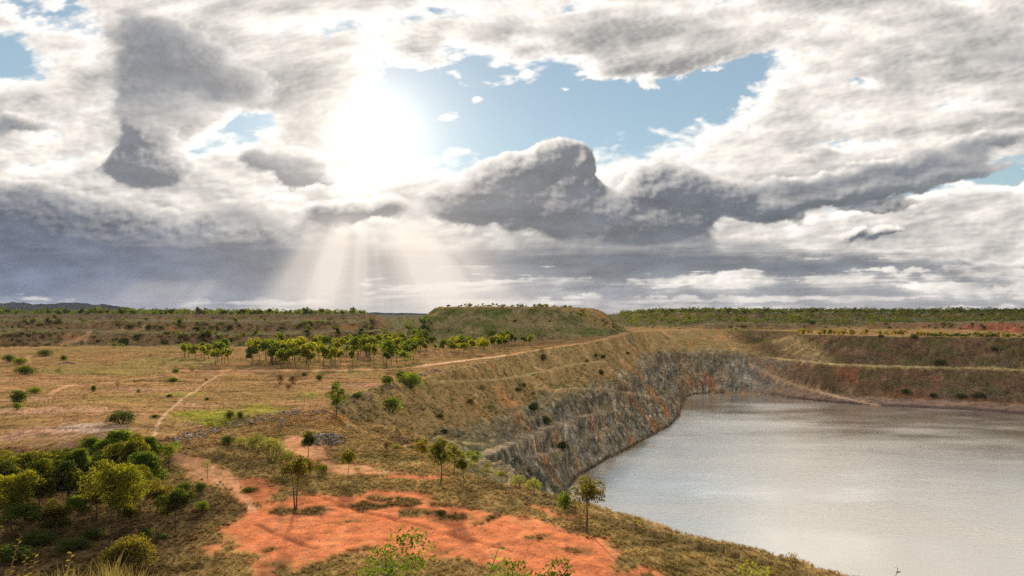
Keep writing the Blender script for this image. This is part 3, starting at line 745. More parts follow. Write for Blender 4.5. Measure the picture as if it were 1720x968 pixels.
# ---------------------------------------------------------------- water in the pit
def build_water():
    P = np.array([(p[0], p[1]) for p in S_PTS]); cx, cy = P.mean(0)
    n = 40
    xs = np.linspace(-6, 470, n); ys = np.linspace(40, 540, n)
    Xg, Yg = np.meshgrid(xs, ys, indexing='ij')
    idx = np.arange(n * n).reshape(n, n)
    f = np.stack([idx[:-1, :-1], idx[1:, :-1], idx[1:, 1:], idx[:-1, 1:]], -1).reshape(-1, 4)
    # keep only faces that touch the lake
    keep = []
    L = np.column_stack([P, np.zeros(len(P))])
    d, _, _ = near_line(Xg.ravel(), Yg.ravel(), L); ins = inside(Xg.ravel(), Yg.ravel(), L)
    ok = ins | (d < 22)
    f = f[ok[f].any(1)]
    me = np_mesh('water', np.stack([Xg.ravel(), Yg.ravel(), np.full(n * n, WATER_Z)], -1), f, True)
    m = bpy.data.materials.new('turbid_water'); t = NT(m)
    tc = t.n('ShaderNodeTexCoord')
    p = t.n('ShaderNodeBsdfPrincipled', i_Roughness=.10, i_IOR=1.4, i_Metallic=.88)
    p.inputs['Specular IOR Level'].default_value = .5
    # breeze patches: ripples stronger here, weaker there
    mp = t.n('ShaderNodeMapping'); mp.inputs['Scale'].default_value = (.012, .03, 1); mp.inputs['Rotation'].default_value = (0, 0, .45); t.l(tc.outputs['Object'], mp.inputs['Vector'])
    br = t.n('ShaderNodeTexNoise', i_Scale=1.0, i_Detail=5.0, i_Roughness=.55); t.l(mp.outputs[0], br.inputs['Vector'])
    bz = rampn(t, br.outputs['Fac'], [(.36, (.25, .25, .25)), (.62, (1, 1, 1))])
    base = rampn(t, br.outputs['Fac'], [(.35, (.84, .81, .74)), (.65, (.90, .865, .79))])
    t.l(base, p.inputs['Base Color'])
    mw = t.n('ShaderNodeMapping'); mw.inputs['Scale'].default_value = (.55, 1.1, 1); mw.inputs['Rotation'].default_value = (0, 0, .5); t.l(tc.outputs['Object'], mw.inputs['Vector'])
    w1 = t.n('ShaderNodeTexNoise', i_Scale=1.1, i_Detail=4.0, i_Roughness=.6); t.l(mw.outputs[0], w1.inputs['Vector'])
    t.l(rampn(t, br.outputs['Fac'], [(.38, (.06, .06, .06)), (.62, (.24, .24, .24))]), p.inputs['Roughness'])
    hh = mathn(t, 'MULTIPLY', w1.outputs['Fac'], bz)
    b = t.n('ShaderNodeBump', i_Strength=.25, i_Distance=.5); t.l(hh, b.inputs['Height']); t.l(b.outputs[0], p.inputs['Normal'])
    t.l(p.outputs[0], t.out.inputs['Surface'])
    tag(mesh_obj('water', me, m), 'pale still water filling the old pit', None, None, 'structure')
build_water()
# ---------------------------------------------------------------- vegetation
def leaf_mat(name, c_dark, c_lite, transl=.45, var=.25):
    m = bpy.data.materials.new(name); t = NT(m)
    oi = t.n('ShaderNodeObjectInfo'); tc = t.n('ShaderNodeTexCoord')
    nz = t.n('ShaderNodeTexNoise', i_Scale=7.0, i_Detail=3.0); t.l(tc.outputs['Object'], nz.inputs['Vector'])
    f = mathn(t, 'ADD', mathn(t, 'MULTIPLY', nz.outputs['Fac'], 1.5), mathn(t, 'MULTIPLY', oi.outputs['Random'], var * 2))
    f = mathn(t, 'SUBTRACT', f, .25 + var)
    c = rampn(t, f, [(.15, c_dark), (.85, c_lite)])
    d = t.n('ShaderNodeBsdfDiffuse'); tr = t.n('ShaderNodeBsdfTranslucent'); g = t.n('ShaderNodeBsdfGlossy', i_Roughness=.45)
    g.inputs['Color'].default_value = (.6, .6, .55, 1)
    cd = mixc(t, 1.0, c, (.45, .5, .45), 'MULTIPLY'); t.l(cd, d.inputs['Color'])
    ct = mixc(t, 1.0, c, (2.2, 2.0, .7), 'MULTIPLY'); t.l(ct, tr.inputs['Color'])
    m1 = t.n('ShaderNodeMixShader'); m1.inputs[0].default_value = transl; t.l(d.outputs[0], m1.inputs[1]); t.l(tr.outputs[0], m1.inputs[2])
    m2 = t.n('ShaderNodeMixShader'); m2.inputs[0].default_value = .02; t.l(m1.outputs[0], m2.inputs[1]); t.l(g.outputs[0], m2.inputs[2])
    t.l(m2.outputs[0], t.out.inputs['Surface'])
    return m
def bark_mat(name, a, b):
    m = bpy.data.materials.new(name); t = NT(m); tc = t.n('ShaderNodeTexCoord')
    mp = t.n('ShaderNodeMapping'); mp.inputs['Scale'].default_value = (1, 1, .25); t.l(tc.outputs['Object'], mp.inputs['Vector'])
    nz = t.n('ShaderNodeTexNoise', i_Scale=30.0, i_Detail=4.0); t.l(mp.outputs[0], nz.inputs['Vector'])
    c = rampn(t, nz.outputs['Fac'], [(.35, a), (.65, b)])
    p = t.n('ShaderNodeBsdfPrincipled', i_Roughness=.9); p.inputs['Specular IOR Level'].default_value = .1; t.l(c, p.inputs['Base Color']); t.l(p.outputs[0], t.out.inputs['Surface'])
    return m
L_GUM = leaf_mat('gum_leaf', (.018, .034, .006), (.14, .145, .014), .6)
L_DARK = leaf_mat('dark_leaf', (.03, .055, .014), (.085, .12, .022), .4)
L_MID = leaf_mat('mid_leaf', (.028, .055, .01), (.13, .18, .02), .55)
L_YEL = leaf_mat('yellow_leaf', (.13, .12, .02), (.26, .22, .035), .5)
L_GREY = leaf_mat('grey_green_leaf', (.09, .11, .035), (.22, .235, .075), .45)
L_FAR = leaf_mat('far_leaf', (.04, .062, .014), (.115, .135, .024), .4)
L_RUST = leaf_mat('russet_leaf', (.075, .04, .025), (.13, .075, .045), .3)
L_OLIVE = leaf_mat('olive_leaf', (.055, .055, .012), (.20, .17, .025), .55)
L_GROVE = leaf_mat('grove_leaf', (.055, .08, .012), (.21, .22, .028), .55, .4)
L_FRESH = leaf_mat('fresh_leaf', (.10, .21, .03), (.19, .33, .05), .5)
BARK = bark_mat('bark', (.045, .035, .028), (.13, .10, .075)); PALEBARK = bark_mat('pale_bark', (.20, .17, .13), (.38, .34, .28)); TWIG = bark_mat('twig', (.14, .09, .06), (.22, .15, .10))

class MB:
    def __init__(s): s.v = []; s.q = []; s.n = 0
    def add(s, v, q):
        s.v.append(np.asarray(v, np.float32)); s.q.append(np.asarray(q, np.int64) + s.n); s.n += len(v)
    def tube(s, P, R, k=5):
        P = np.asarray(P, float); n = len(P)
        T = np.gradient(P, axis=0); T /= np.linalg.norm(T, axis=1, keepdims=True) + 1e-9
        a = np.cross(T, [0.3, 1, .2]); a /= np.linalg.norm(a, axis=1, keepdims=True) + 1e-9; b = np.cross(T, a)
        th = np.linspace(0, 2 * np.pi, k, endpoint=False)
        V = P[:, None] + np.asarray(R)[:, None, None] * (a[:, None] * np.cos(th)[None, :, None] + b[:, None] * np.sin(th)[None, :, None])
        i = np.arange(n * k).reshape(n, k); j = np.roll(i, -1, 1)
        s.add(V.reshape(-1, 3), np.stack([i[:-1], j[:-1], j[1:], i[1:]], -1).reshape(-1, 4))
    def leaves(s, C, size, dirs, g, asp=.42):
        n = len(C)
        u = dirs / (np.linalg.norm(dirs, axis=1, keepdims=True) + 1e-9)
        w = np.cross(u, g.normal(size=(n, 3))); w /= np.linalg.norm(w, axis=1, keepdims=True) + 1e-9
        L = (size * g.uniform(.65, 1.35, n))[:, None]
        V = np.stack([C - u * L * .5, C + w * L * asp * .5, C + u * L * .5, C - w * L * asp * .5], 1).reshape(-1, 3)
        s.add(V, np.arange(4 * n).reshape(n, 4))
    def mesh(s, name, mat, smooth=False):
        me = np_mesh(name, np.concatenate(s.v), np.concatenate(s.q), smooth); me.materials.append(mat); return me
def limb(g, a, b, sag, n=5):
    a = np.asarray(a, float); b = np.asarray(b, float); t = np.linspace(0, 1, n)[:, None]
    P = a + (b - a) * t + np.sin(t * np.pi) * g.normal(size=3) * sag * np.linalg.norm(b - a)
    return P
def clump_leaves(mb, g, c, rad, n, size, asp, droop=.5, shell=.55):
    d = g.normal(size=(n, 3)); d /= np.linalg.norm(d, axis=1, keepdims=True)
    d[:, 2] = np.where(d[:, 2] < -.75, -d[:, 2], d[:, 2])
    r = shell + (1 - shell) * g.rand(n) ** .7
    r *= 1 + .18 * np.sin(d[:, 0] * 7 + c[0] * 30) * np.sin(d[:, 1] * 6 + d[:, 2] * 5)
    P = np.asarray(c) + d * np.asarray(rad) * r[:, None]
    dirs = d * .7 + g.normal(size=(n, 3)) * .6; dirs[:, 2] -= droop
    mb.leaves(P, size, dirs, g, asp)
def make_tree(seed, name='gum', trunk_h=.42, width=.62, clumps=16, leaf_n=4200, leaf=.022, leaf_m=None, bark=None, stems=1, top=.0, flat=1.0, lean=.03, tr=.017, lop=0.0, asp=.45, clump_r=.30):
    """a tree of unit height: one mesh for the trunk, one for each limb, one for the crown"""
    g = np.random.RandomState(seed)
    leaf_m = leaf_m or L_GUM; bark = bark or BARK
    ch = 1 - trunk_h; cz = trunk_h + ch * .5
    cl = []
    for i in range(400):
        if len(cl) >= clumps: break
        d = g.normal(size=3); d /= np.linalg.norm(d); rr = g.uniform(.25, 1) ** .6
        z = cz + d[2] * rr * ch * .5 * .86
        lob = 1 + .34 * math.sin(3 * math.atan2(d[1], d[0]) + seed) + .12 * math.sin(5 * d[2] + seed * 2)
        prof = 1.0 if flat == 1 else (1 - abs((z - cz) / (ch * .5)) ** 3 * .4)
        taper = 1 - top * max(0, (z - cz) / (ch * .5))
        p = np.array([d[0] * rr * width * .5 * .88 * taper * lob + lop * (z - trunk_h), d[1] * rr * width * .5 * .88 * taper * lob, z])
        if all(np.linalg.norm((p - q[0]) / [1, 1, 1]) > width * .11 for q in cl): cl.append((p, g.uniform(.5, 1.35)))
    trunk = MB(); limbs = []; crown = MB()
    fork = trunk_h * g.uniform(.55, .8)
    bases = []
    for sidx in range(stems):
        off = np.array([g.uniform(-.02, .02), g.uniform(-.02, .02), 0]) * (stems > 1) * 2
        tip = np.array([g.normal() * lean + off[0] * 3, g.normal() * lean + off[1] * 3, trunk_h + ch * .45])
        P = limb(g, off + [0, 0, -.03], tip, .03, 8); P[0] = off + [0, 0, -.03]
        rad = np.linspace(1.0, .35, 8) * tr * (1 if stems == 1 else .75); rad[0] *= 1.5
        trunk.tube(P, rad, 7); bases.append(P)
    for p, s_ in cl:
        B = bases[g.randint(len(bases))]
        k = min(7, max(2, int(np.searchsorted(B[:, 2], min(p[2] - .12 * ch, B[-1, 2] - .01)))))
        a = B[k] if B[k][2] >= fork * .8 else B[min(k + 2, 7)]
        lb = MB(); Q = limb(g, a, p, .10, 5)
        lb.tube(Q, np.linspace(tr * .48, tr * .12, 5), 5)
        for _ in range(2):
            e = p + g.normal(size=3) * width * .14
            lb.tube(limb(g, Q[3], e, .1, 3), [tr * .2, tr * .12, tr * .06], 4)
        limbs.append(lb.mesh('limb', bark))
    per = leaf_n // max(1, len(cl))
    for p, s_ in cl:
        rad = np.array([1, 1, .9]) * width * clump_r * (.72 if leaf_n > 8000 else .80) * s_
        clump_leaves(crown, g, p, rad, int(per * s_ ** 2), leaf, asp)
    return dict(trunk=trunk.mesh('trunk', bark, True), limbs=limbs, crown=crown.mesh('crown', leaf_m), h=1.0, w=width)
def make_bush(seed, width=1.2, clumps=9, leaf_n=1500, leaf=.07, leaf_m=None, bark=None, low=.18, asp=.5, airy=0, shell=.5):
    """a shrub of unit height: stems and foliage"""
    g = np.random.RandomState(seed); leaf_m = leaf_m or L_DARK; bark = bark or BARK
    st = MB(); fo = MB(); cl = []
    for i in range(clumps):
        a = i * 2.4 + g.rand(); rr = math.sqrt((i + .4) / clumps) * width * .36
        z = 1 - .28 - (rr / (width * .36)) ** 2 * .30 * g.uniform(.5, 1.2) - g.uniform(0, .12)
        cl.append(np.array([math.cos(a) * rr, math.sin(a) * rr, max(z, low)]))
    for p in cl:
        st.tube(limb(g, [p[0] * .12, p[1] * .12, -.06], p, .12, 5), np.linspace(.022, .007, 5), 4)
        if airy:
            for _ in range(4):
                e = p + g.normal(size=3) * .16; e[2] += .1
                st.tube(limb(g, p * .75, e, .1, 4), [.010, .008, .005, .003], 3)
    per = leaf_n // clumps
    for p in cl:
        rad = np.array([width * .23, width * .23, .27]) * g.uniform(.8, 1.2)
        clump_leaves(fo, g, p, rad, per, leaf, asp, .1, shell)
        if not airy:
            q = p * np.array([1, 1, .55]); clump_leaves(fo, g, q, rad * .9, per // 2, leaf, asp, .1, shell)
    return dict(stems=st.mesh('stems', bark), foliage=fo.mesh('foliage', leaf_m), h=1.0, w=width)
def empty(name, loc):
    e = bpy.data.objects.new(name, None); COL.objects.link(e); e.location = loc; e.empty_display_size = .3; return e
def put_tree(p, name, loc, h, label, cat, group=None, rot=None, wide=1.0, limbs=True):
    e = empty(name, loc); e.rotation_euler = (0, 0, random.uniform(0, 6.28) if rot is None else rot)
    e.scale = (h * wide, h * wide, h)
    if 'trunk' in p:
        tr = mesh_obj('trunk', p['trunk'], None, e)
        if limbs:
            for lm in p['limbs']: mesh_obj('limb', lm, None, tr)
        mesh_obj('crown', p['crown'], None, e)
    else:
        if limbs: mesh_obj('stems', p['stems'], None, e)
        mesh_obj('foliage', p['foliage'], None, e)
    return tag(e, label, cat, group)
def place(u, v, dz=0.0):
    p = hit(u, v)
    return Vector((p[0], p[1], p[2] + dz))
def stand(u, v, hpx):
    p = place(u, v); return p, hpx / F * p.y

# ---- the wood at the lower left
NEAR = [make_tree(100, clumps=26, leaf_n=15000, leaf=.026, width=.66, trunk_h=.24, tr=.016, top=.42),
        make_tree(101, clumps=20, leaf_n=11000, leaf=.030, width=.60, trunk_h=.36, top=.35),
        make_tree(102, clumps=20, leaf_n=11000, leaf=.030, width=.56, trunk_h=.32, leaf_m=L_MID, top=.4),
        make_tree(103, clumps=16, leaf_n=9000, leaf=.038, width=.74, trunk_h=.48),
        make_tree(104, clumps=18, leaf_n=9000, leaf=.030, width=.62, trunk_h=.40, leaf_m=L_OLIVE),
        make_tree(105, clumps=16, leaf_n=9000, leaf=.034, width=.60, trunk_h=.42, leaf_m=L_GUM)]
WOOD = [ # u, base v, top v, width px, proto, label
 (197,902,780,82,0,'largest yellow-green gum at the front of the lower wood, with a broad domed crown'),
 (295,894,836,38,3,'small lone gum with a round yellow crown right of the largest gum'),
 (265,864,814,32,4,'olive-brown gum between the largest gum and the small round gum'),
 (246,842,764,42,2,'tall green gum just behind the right shoulder of the largest gum'),
 (222,818,744,38,1,'bright green domed gum in the back row of the lower wood'),
 (251,796,737,36,2,'green gum at the right end of the wood\'s back row'),
 (200,778,727,40,2,'tallest dark green gum at the very back of the lower wood'),
 (157,782,737,30,2,'dark green gum standing apart at the left end of the back row'),
 (136,834,758,28,2,'slim dark gum in the middle of the lower wood'),
 (115,834,767,36,1,'yellow-topped gum above the middle of the lower wood'),
 (111,862,789,40,5,'round yellow-green gum left of the largest gum, trunk showing'),
 (66,820,770,56,3,'wide flat-topped gum with bright yellow top at the wood\'s left back'),
 (35,830,779,46,1,'dark domed gum below the flat-topped gum at the wood\'s left'),
 (10,822,768,40,1,'yellow-green gum at the picture\'s left edge, back row'),
 (66,880,793,42,5,'gum with uneven crown in the wood\'s left front'),
 (22,898,797,66,0,'large green gum filling the left edge of the wood\'s front'),
 (162,820,768,34,2,'mid-green gum behind the slim dark gum'),
 (162,880,814,32,4,'thin olive gum against the left side of the largest gum'),
 (220,892,846,26,4,'small bushy gum tucked under the largest gum\'s right side'),
 (184,806,770,40,1,'yellow-crowned gum directly behind the top of the largest gum'),
 (282,884,852,16,5,'thin sapling gum beside the small round gum'),
 (88,856,800,34,4,'shaded gum deep in the left half of the lower wood'),
 (45,868,806,38,2,'dark gum between the two front gums at the wood\'s left'),
 (140,868,806,30,5,'slender gum between the round gum and the olive gum'),
 (-25,862,784,50,1,'gum cut by the picture\'s left edge, beside the large green gum'),
 (95,812,764,44,1,'gum filling the back of the wood between the flat-topped gum and the yellow-topped gum'),
 (180,838,786,40,2,'dark gum just behind the left shoulder of the largest gum'),
 (130,890,836,26,2,'low shaded gum at the front of the wood, left of the olive gum'),
 (40,905,850,44,2,'low dark gum in the shade at the lower left front'),
 (95,900,846,34,4,'low olive gum in the shade of the front of the wood'),
 (210,800,752,44,1,'gum with yellow tips between the tallest dark gum and the bright domed gum'),
 (178,786,742,30,2,'slim green gum left of the tallest dark gum'),
 (0,858,790,60,1,'gum rising at the left edge behind the large green gum'),
 (236,862,796,34,1,'gum with leaning crown behind the largest gum\'s right flank'),
]
for u, vb, vt, w, k, lab in WOOD:
    p, h = stand(max(u, -30), vb, (vb - vt) * 1.18); w *= (1.02 if k == 0 else 1.25)
    pr = NEAR[k]
    put_tree(pr, 'gum_tree', p, h, lab, 'tree', 'gums of the lower wood', wide=min(1.7, max(.8, (w / (vb - vt)) / pr['w'] * .95)))
# ---- single trees on the bench and the slope
SOLO = [
 (985,895,803,50,make_tree(120,clumps=15,leaf_n=3600,leaf=.038,width=.56,trunk_h=.46,tr=.028,lop=.06,leaf_m=L_OLIVE),'lone gum with dark forked trunk on the rim against the water'),
 (739,815,732,32,make_tree(121,clumps=18,leaf_n=4200,leaf=.03,width=.42,trunk_h=.34,tr=.020,leaf_m=L_GUM),'tallest slim gum of the clump on the grassy lip, straight dark trunk'),
 (711,801,733,28,make_tree(122,clumps=13,leaf_n=2400,leaf=.035,width=.44,trunk_h=.46,bark=PALEBARK,leaf_m=L_OLIVE),'airy gum with pale trunk left of the tallest slim gum'),
 (584,801,757,29,make_tree(123,clumps=12,leaf_n=2600,leaf=.05,width=.62,trunk_h=.42,leaf_m=L_GUM,bark=PALEBARK),'small round gum standing alone above the red earth'),
 (497,856,762,42,make_tree(124,clumps=15,leaf_n=2600,leaf=.032,width=.42,trunk_h=.40,stems=2,tr=.018,leaf_m=L_OLIVE),'thin twin-stemmed gum at the edge of the red earth'),
 (520,803,762,32,make_tree(125,clumps=11,leaf_n=2200,leaf=.05,width=.70,trunk_h=.25,leaf_m=L_OLIVE),'yellowing bushy gum behind the twin-stemmed gum'),
 (517,768,725,28,make_tree(126,clumps=12,leaf_n=2600,leaf=.05,width=.60,trunk_h=.40,leaf_m=L_GUM),'compact yellow-green gum beside the heap of pale rocks'),
 (565,699,639,27,make_tree(127,clumps=18,leaf_n=3600,leaf=.035,width=.42,trunk_h=.16,tr=.02,leaf_m=L_MID),'tall oval green tree alone at the edge of the plain'),
 (762,798,742,26,make_tree(128,clumps=12,leaf_n=2200,leaf=.04,width=.46,trunk_h=.36,leaf_m=L_GUM),'pale green gum just right of the tallest slim gum'),
 (779,804,759,28,make_tree(129,clumps=11,leaf_n=2200,leaf=.05,width=.62,trunk_h=.2,leaf_m=L_GUM),'low leafy gum at the right of the clump on the lip'),
 (797,786,756,24,make_tree(130,clumps=10,leaf_n=1800,leaf=.06,width=.75,trunk_h=.3,leaf_m=L_MID),'small dark gum in front of the grey cliff top'),
 (842,818,781,16,make_tree(131,clumps=8,leaf_n=900,leaf=.05,width=.40,trunk_h=.35,leaf_m=L_GREY),'spindly pale sapling near the cliff corner'),
 (284,792,741,34,make_tree(132,clumps=10,leaf_n=2000,leaf=.04,width=.6,trunk_h=.45,lop=.1,leaf_m=L_MID),'half-bare gum with twisted limbs by the dirt path'),
 (347,804,771,26,make_tree(133,clumps=9,leaf_n=500,leaf=.05,width=.75,trunk_h=.25,stems=2,bark=TWIG,leaf_m=L_GREY),'sparse grey sapling beside the dirt path'),
 (818,808,775,14,make_tree(134,clumps=6,leaf_n=420,leaf=.05,width=.4,trunk_h=.4,bark=PALEBARK,leaf_m=L_GREY),'thin whitish sapling on the lip above the water'),
]
for u, vb, vt, w, pr, lab in SOLO:
    p, h = stand(u, vb, vb - vt)
    put_tree(pr, 'gum_tree', p, h, lab, 'tree', rot=0.0, wide=min(1.4, max(.8, (w / (vb - vt)) / pr['w'])))
# ---- shrubs one can pick out
BUSH = {'dark': [make_bush(200 + i, 1.25, 9, 1700, .075, L_DARK) for i in range(3)],
        'mid': [make_bush(210 + i, 1.2, 9, 1600, .075, L_MID) for i in range(3)],
        'grey': [make_bush(220 + i, 1.35, 10, 1300, .06, L_GREY, TWIG, airy=1) for i in range(3)],
        'yel': [make_bush(230 + i, 1.0, 7, 800, .10, L_YEL) for i in range(3)],
        'rust': [make_bush(240 + i, 1.15, 9, 900, .07, L_RUST, TWIG, airy=1) for i in range(2)],
        'bare': [make_bush(250 + i, 1.0, 9, 90, .05, L_RUST, TWIG, airy=1) for i in range(2)],
        'olive': [make_bush(260 + i, 1.1, 12, 5200, .05, L_OLIVE, airy=1, shell=.2) for i in range(2)]}
SHRUBS = [ # u, base v, height px, width px, kind, label
 (215,966,72,92,'olive','big rounded olive shrub at the lower left, in front of the wood'),
 (60,915,26,60,'dark','shadowy shrub under the trees at the lower left corner'),
 (120,925,24,56,'dark','shadowy shrub in front of the wood, left of the big olive shrub'),
 (155,905,18,40,'dark','low dark shrub at the foot of the thin olive gum'),
 (20,945,34,70,'dark','dark shrub mass at the lower left edge'),
 (245,900,14,34,'dark','low dark shrub right of the largest gum'),
 (95,885,20,46,'dark','dark undergrowth shrub among the left trunks'),
 (275,905,10,26,'dark','low shrub at the foot of the small round gum'),
 (310,828,20,32,'dark','dark green shrub on the bank right of the wood'),
 (337,826,18,22,'dark','round dark shrub on the bank below the grey sapling'),
 (338,858,18,26,'mid','low green shrub alone in the grass near the red earth'),
 (272,806,18,22,'mid','ragged shrub at the foot of the wood\'s right end'),
 (658,694,30,34,'mid','bright green round bush on the grassy slope'),
 (600,670,12,19,'dark','small flat dark bush on the stony edge of the plain'),
 (650,648,21,23,'dark','dark bush at the left of the edge thicket'),
 (689,650,28,42,'mid','wide leafy bush, the largest of the edge thicket'),
 (674,640,20,22,'mid','upright bush at the back of the edge thicket'),
 (946,757,19,22,'dark','dark round bush on the rock ledge above the water'),
 (917,713,15,19,'dark','dark bush on the cliff below the upper ledge'),
 (897,691,17,20,'dark','dark bush at the top of the grey cliff'),
 (1009,630,10,12,'dark','dark bush highest on the far cliff'),
 (1014,602,7,8,'dark','tiny round bush on the upper slope near the road'),
 (1001,600,7,8,'dark','tiny dark bush left of the round one on the upper slope'),
 (986,609,6,7,'mid','tiny green bush on the ledge track'),
 (912,606,14,13,'mid','bush beside the road on the pit edge'),
 (203,712,25,46,'dark','broad double-crowned dark bush on the open plain'),
 (30,680,30,28,'dark','tall dark spreading bush at the left of the plain'),
 (30,688,13,16,'mid','small green bush in front of the tall dark bush'),
 (57,661,12,27,'mid','low wide green bush right of the tall dark bush'),
 (42,629,17,39,'dark','wide dense dark bush near the left edge, farther back'),
 (157,658,13,10,'dark','small upright dark bush by the curved track'),
 (233,660,7,8,'mid','tiny bush right of the bare shrub'),
 (197,651,17,14,'bare','leafless brown shrub on the plain'),
 (98,626,9,16,'grey','pale scrubby bush on the greener grass'),
 (290,641,8,18,'mid','low bush beside the dark ditch'),
 (322,624,11,18,'grey','thin greyish bush in front of the grove\'s left end'),
 (295,626,7,13,'mid','small bush left of the greyish bush'),
 (386,703,15,18,'dark','left one of a pair of dark bushes near the rubble edge'),
 (403,702,12,14,'dark','right one of a pair of dark bushes near the rubble edge'),
 (107,606,11,13,'dark','dark bush beside the small stone heap'),
 (470,644,18,18,'rust','russet bush by the ditch, the redder one'),
 (493,645,17,22,'rust','darker russet bush by the ditch'),
 (536,639,11,15,'dark','dark bush right of the russet bushes'),
 (511,632,7,9,'mid','tiny green bush above the russet bushes'),
 (484,654,9,13,'rust','small brown bush in front of the russet bushes'),
 (382,747,18,25,'dark','dark bush on the rubble bank'),
 (404,750,18,22,'grey','grey-green bush next to the dark bush on the bank'),
 (430,760,36,50,'grey','pale green feathery shrub on the bank, left of three'),
 (455,776,48,60,'grey','pale green feathery shrub on the bank, middle and largest of three'),
 (482,788,36,44,'grey','pale green feathery shrub on the bank, right of three'),
 (870,822,28,34,'grey','light green shrub on the lip below the grey cliff'),
 (896,832,34,34,'grey','larger light green shrub on the lip below the grey cliff'),
 (948,856,34,26,'mid','leafy shrub left of the lone rim gum'),
 (650,754,12,16,'rust','grey-brown bush on the upper grass slope'),
 (665,756,12,18,'grey','pale bush beside the grey-brown bush on the slope'),
 (816,800,18,22,'grey','pale shrub under the thin whitish sapling'),
 (252,600,7,8,'bare','small bare shrub in the middle of the plain'),
 (275,612,7,9,'bare','small bare shrub near the grove\'s left end'),
 (15,608,14,22,'dark','dark bush at the left edge below the cutting'),
 (75,598,12,26,'dark','dark bush at the mouth of the left cutting'),
 (35,612,12,26,'mid','green bush beside the left track fork'),
 (740,866,10,24,'dark','low dark shrub on the red earth'),
 (346,640,5,8,'rust','low brown shrub on the footpath'),
 (348,672,5,10,'dark','flat dark shrub right of the footpath'),
 (260,701,5,16,'dark','flat dark shrub left of the footpath'),
 (285,667,5,14,'dark','flat dark shrub where the footpath bends'),
 (420,826,9,30,'mid','low green shrub at the top of the red earth'),
 (540,794,16,24,'mid','green shrub right of the yellowing gum'),
 (600,792,8,14,'grey','small pale shrub at the round gum\'s foot'),
 (1580,688-76,10,26,'dark','dark bush on the ledge of the far spoil wall'),
 (1522,661,9,18,'dark','dark bush at the foot of the far spoil wall, near the road'),
 (1615,669,9,18,'dark','left dark bush on the far shore'),
 (1645,668,10,22,'dark','wide dark bush on the far shore'),
 (1568,667,7,12,'dark','small dark bush on the far shore, left of the others'),
 (1670,590,8,10,'dark','dark bush high on the far spoil wall'),
 (1535,569,8,14,'dark','dark bush on the brink of the far spoil wall'),
 (1480,567,6,10,'dark','small dark bush on the brink of the far spoil wall'),
 (1055,596,6,8,'mid','tiny bush near the bend of the far cliff'),
 (880,650,8,10,'mid','small bush on the slope left of the cliff bushes'),
 (870,658,8,12,'dark','small dark bush on the slope under the ledge track'),
 (810,655,10,14,'grey','pale bush on the slope below the ledge track'),
 (825,690,12,14,'grey','pale bush low on the slope above the cliff'),
 (790,678,9,12,'yel','yellow bush on the grassy slope'),
 (740,702,8,12,'yel','yellow-green bush in the middle of the grassy slope'),
 (746,728,8,14,'dark','dark bush on the grassy slope above the grey rock'),
 (1365,545,9,14,'dark','dark bush at the back of the far road'),
]
for u, vb, hp, w, kd, lab in SHRUBS:
    p, h = stand(u, vb, hp)
    L = BUSH[kd]; pr = L[(int(u) * 7 + int(vb)) % len(L)]
    put_tree(pr, 'bush', p - Vector((0, 0, .03 * h)), h, lab, 'bush', wide=max(.5, (w / hp) / pr['w']))

# ---- the grove on the plain
GROVE = [make_tree(300 + i, clumps=[9, 11, 8, 10, 12, 9][i], leaf_n=1000, leaf=.075, width=[.52, .66, .48, .74, .6, .66][i], trunk_h=[.42, .40, .36, .46, .3, .48][i], leaf_m=[L_GROVE, L_GROVE, L_GROVE, L_MID, L_GROVE, L_GROVE][i], tr=.018, asp=.6) for i in range(6)]
ORD = 'first second third fourth fifth sixth seventh eighth ninth tenth eleventh twelfth thirteenth fourteenth fifteenth sixteenth seventeenth eighteenth nineteenth twentieth'.split()
ORD += ['twenty-' + o for o in ORD[:9]] + ['thirtieth'] + ['thirty-' + o for o in ORD[:9]]
def grove(n, u0, u1, v0, v1, h0, h1, group, lab, seed, keep=None):
    g = np.random.RandomState(seed); spots = []
    for _ in range(n * 30):
        if len(spots) >= n: break
        u, v = g.uniform(u0, u1), g.uniform(v0, v1)
        if keep and not keep(u, v): continue
        p = hit(u, v)
        if p is None or any((p[0] - q[0]) ** 2 + (p[1] - q[1]) ** 2 < 9 for q, _u in spots): continue
        spots.append((p, u))
    spots.sort(key=lambda s_: s_[1])
    for i, (p, u) in enumerate(spots):
        hm = g.uniform(h0, h1) / F * p[1]
        put_tree(GROVE[g.randint(6)], 'gum_tree', Vector(p), hm, ORD[i] + ' gum from the left in ' + lab, 'tree', group, wide=g.uniform(.85, 1.25), limbs=False)
grove(9, 310, 352, 598, 606, 22, 27, 'gums at the left end of the grove', 'the close knot at the left end of the grove', 1)
grove(6, 352, 400, 604, 622, 28, 40, 'gums in the gap left of the grove', 'the loose knot just left of the main grove', 2)
grove(30, 418, 560, 604, 621, 28, 42, 'front gums of the main grove', 'the front left half of the main grove', 3)
grove(26, 440, 620, 588, 604, 20, 30, 'back gums of the main grove', 'the back rows of the main grove', 4)
grove(17, 560, 700, 602, 618, 24, 40, 'front gums right of the main grove', 'the thin front right half of the main grove', 5)
grove(24, 600, 730, 585, 600, 20, 32, 'gums near the left foot of the flat-topped heap', 'the belt before the left foot of the flat-topped heap', 6)
grove(26, 720, 860, 584, 598, 16, 26, 'gums along the foot of the flat-topped heap', 'the belt along the foot of the flat-topped heap', 7, lambda u, v: v < 606 - (u - 700) * .10)
grove(10, 800, 905, 576, 588, 18, 28, 'gums at the road bend', 'the knot between the road and the flat-topped heap', 8, lambda u, v: v < 606 - (u - 700) * .105)
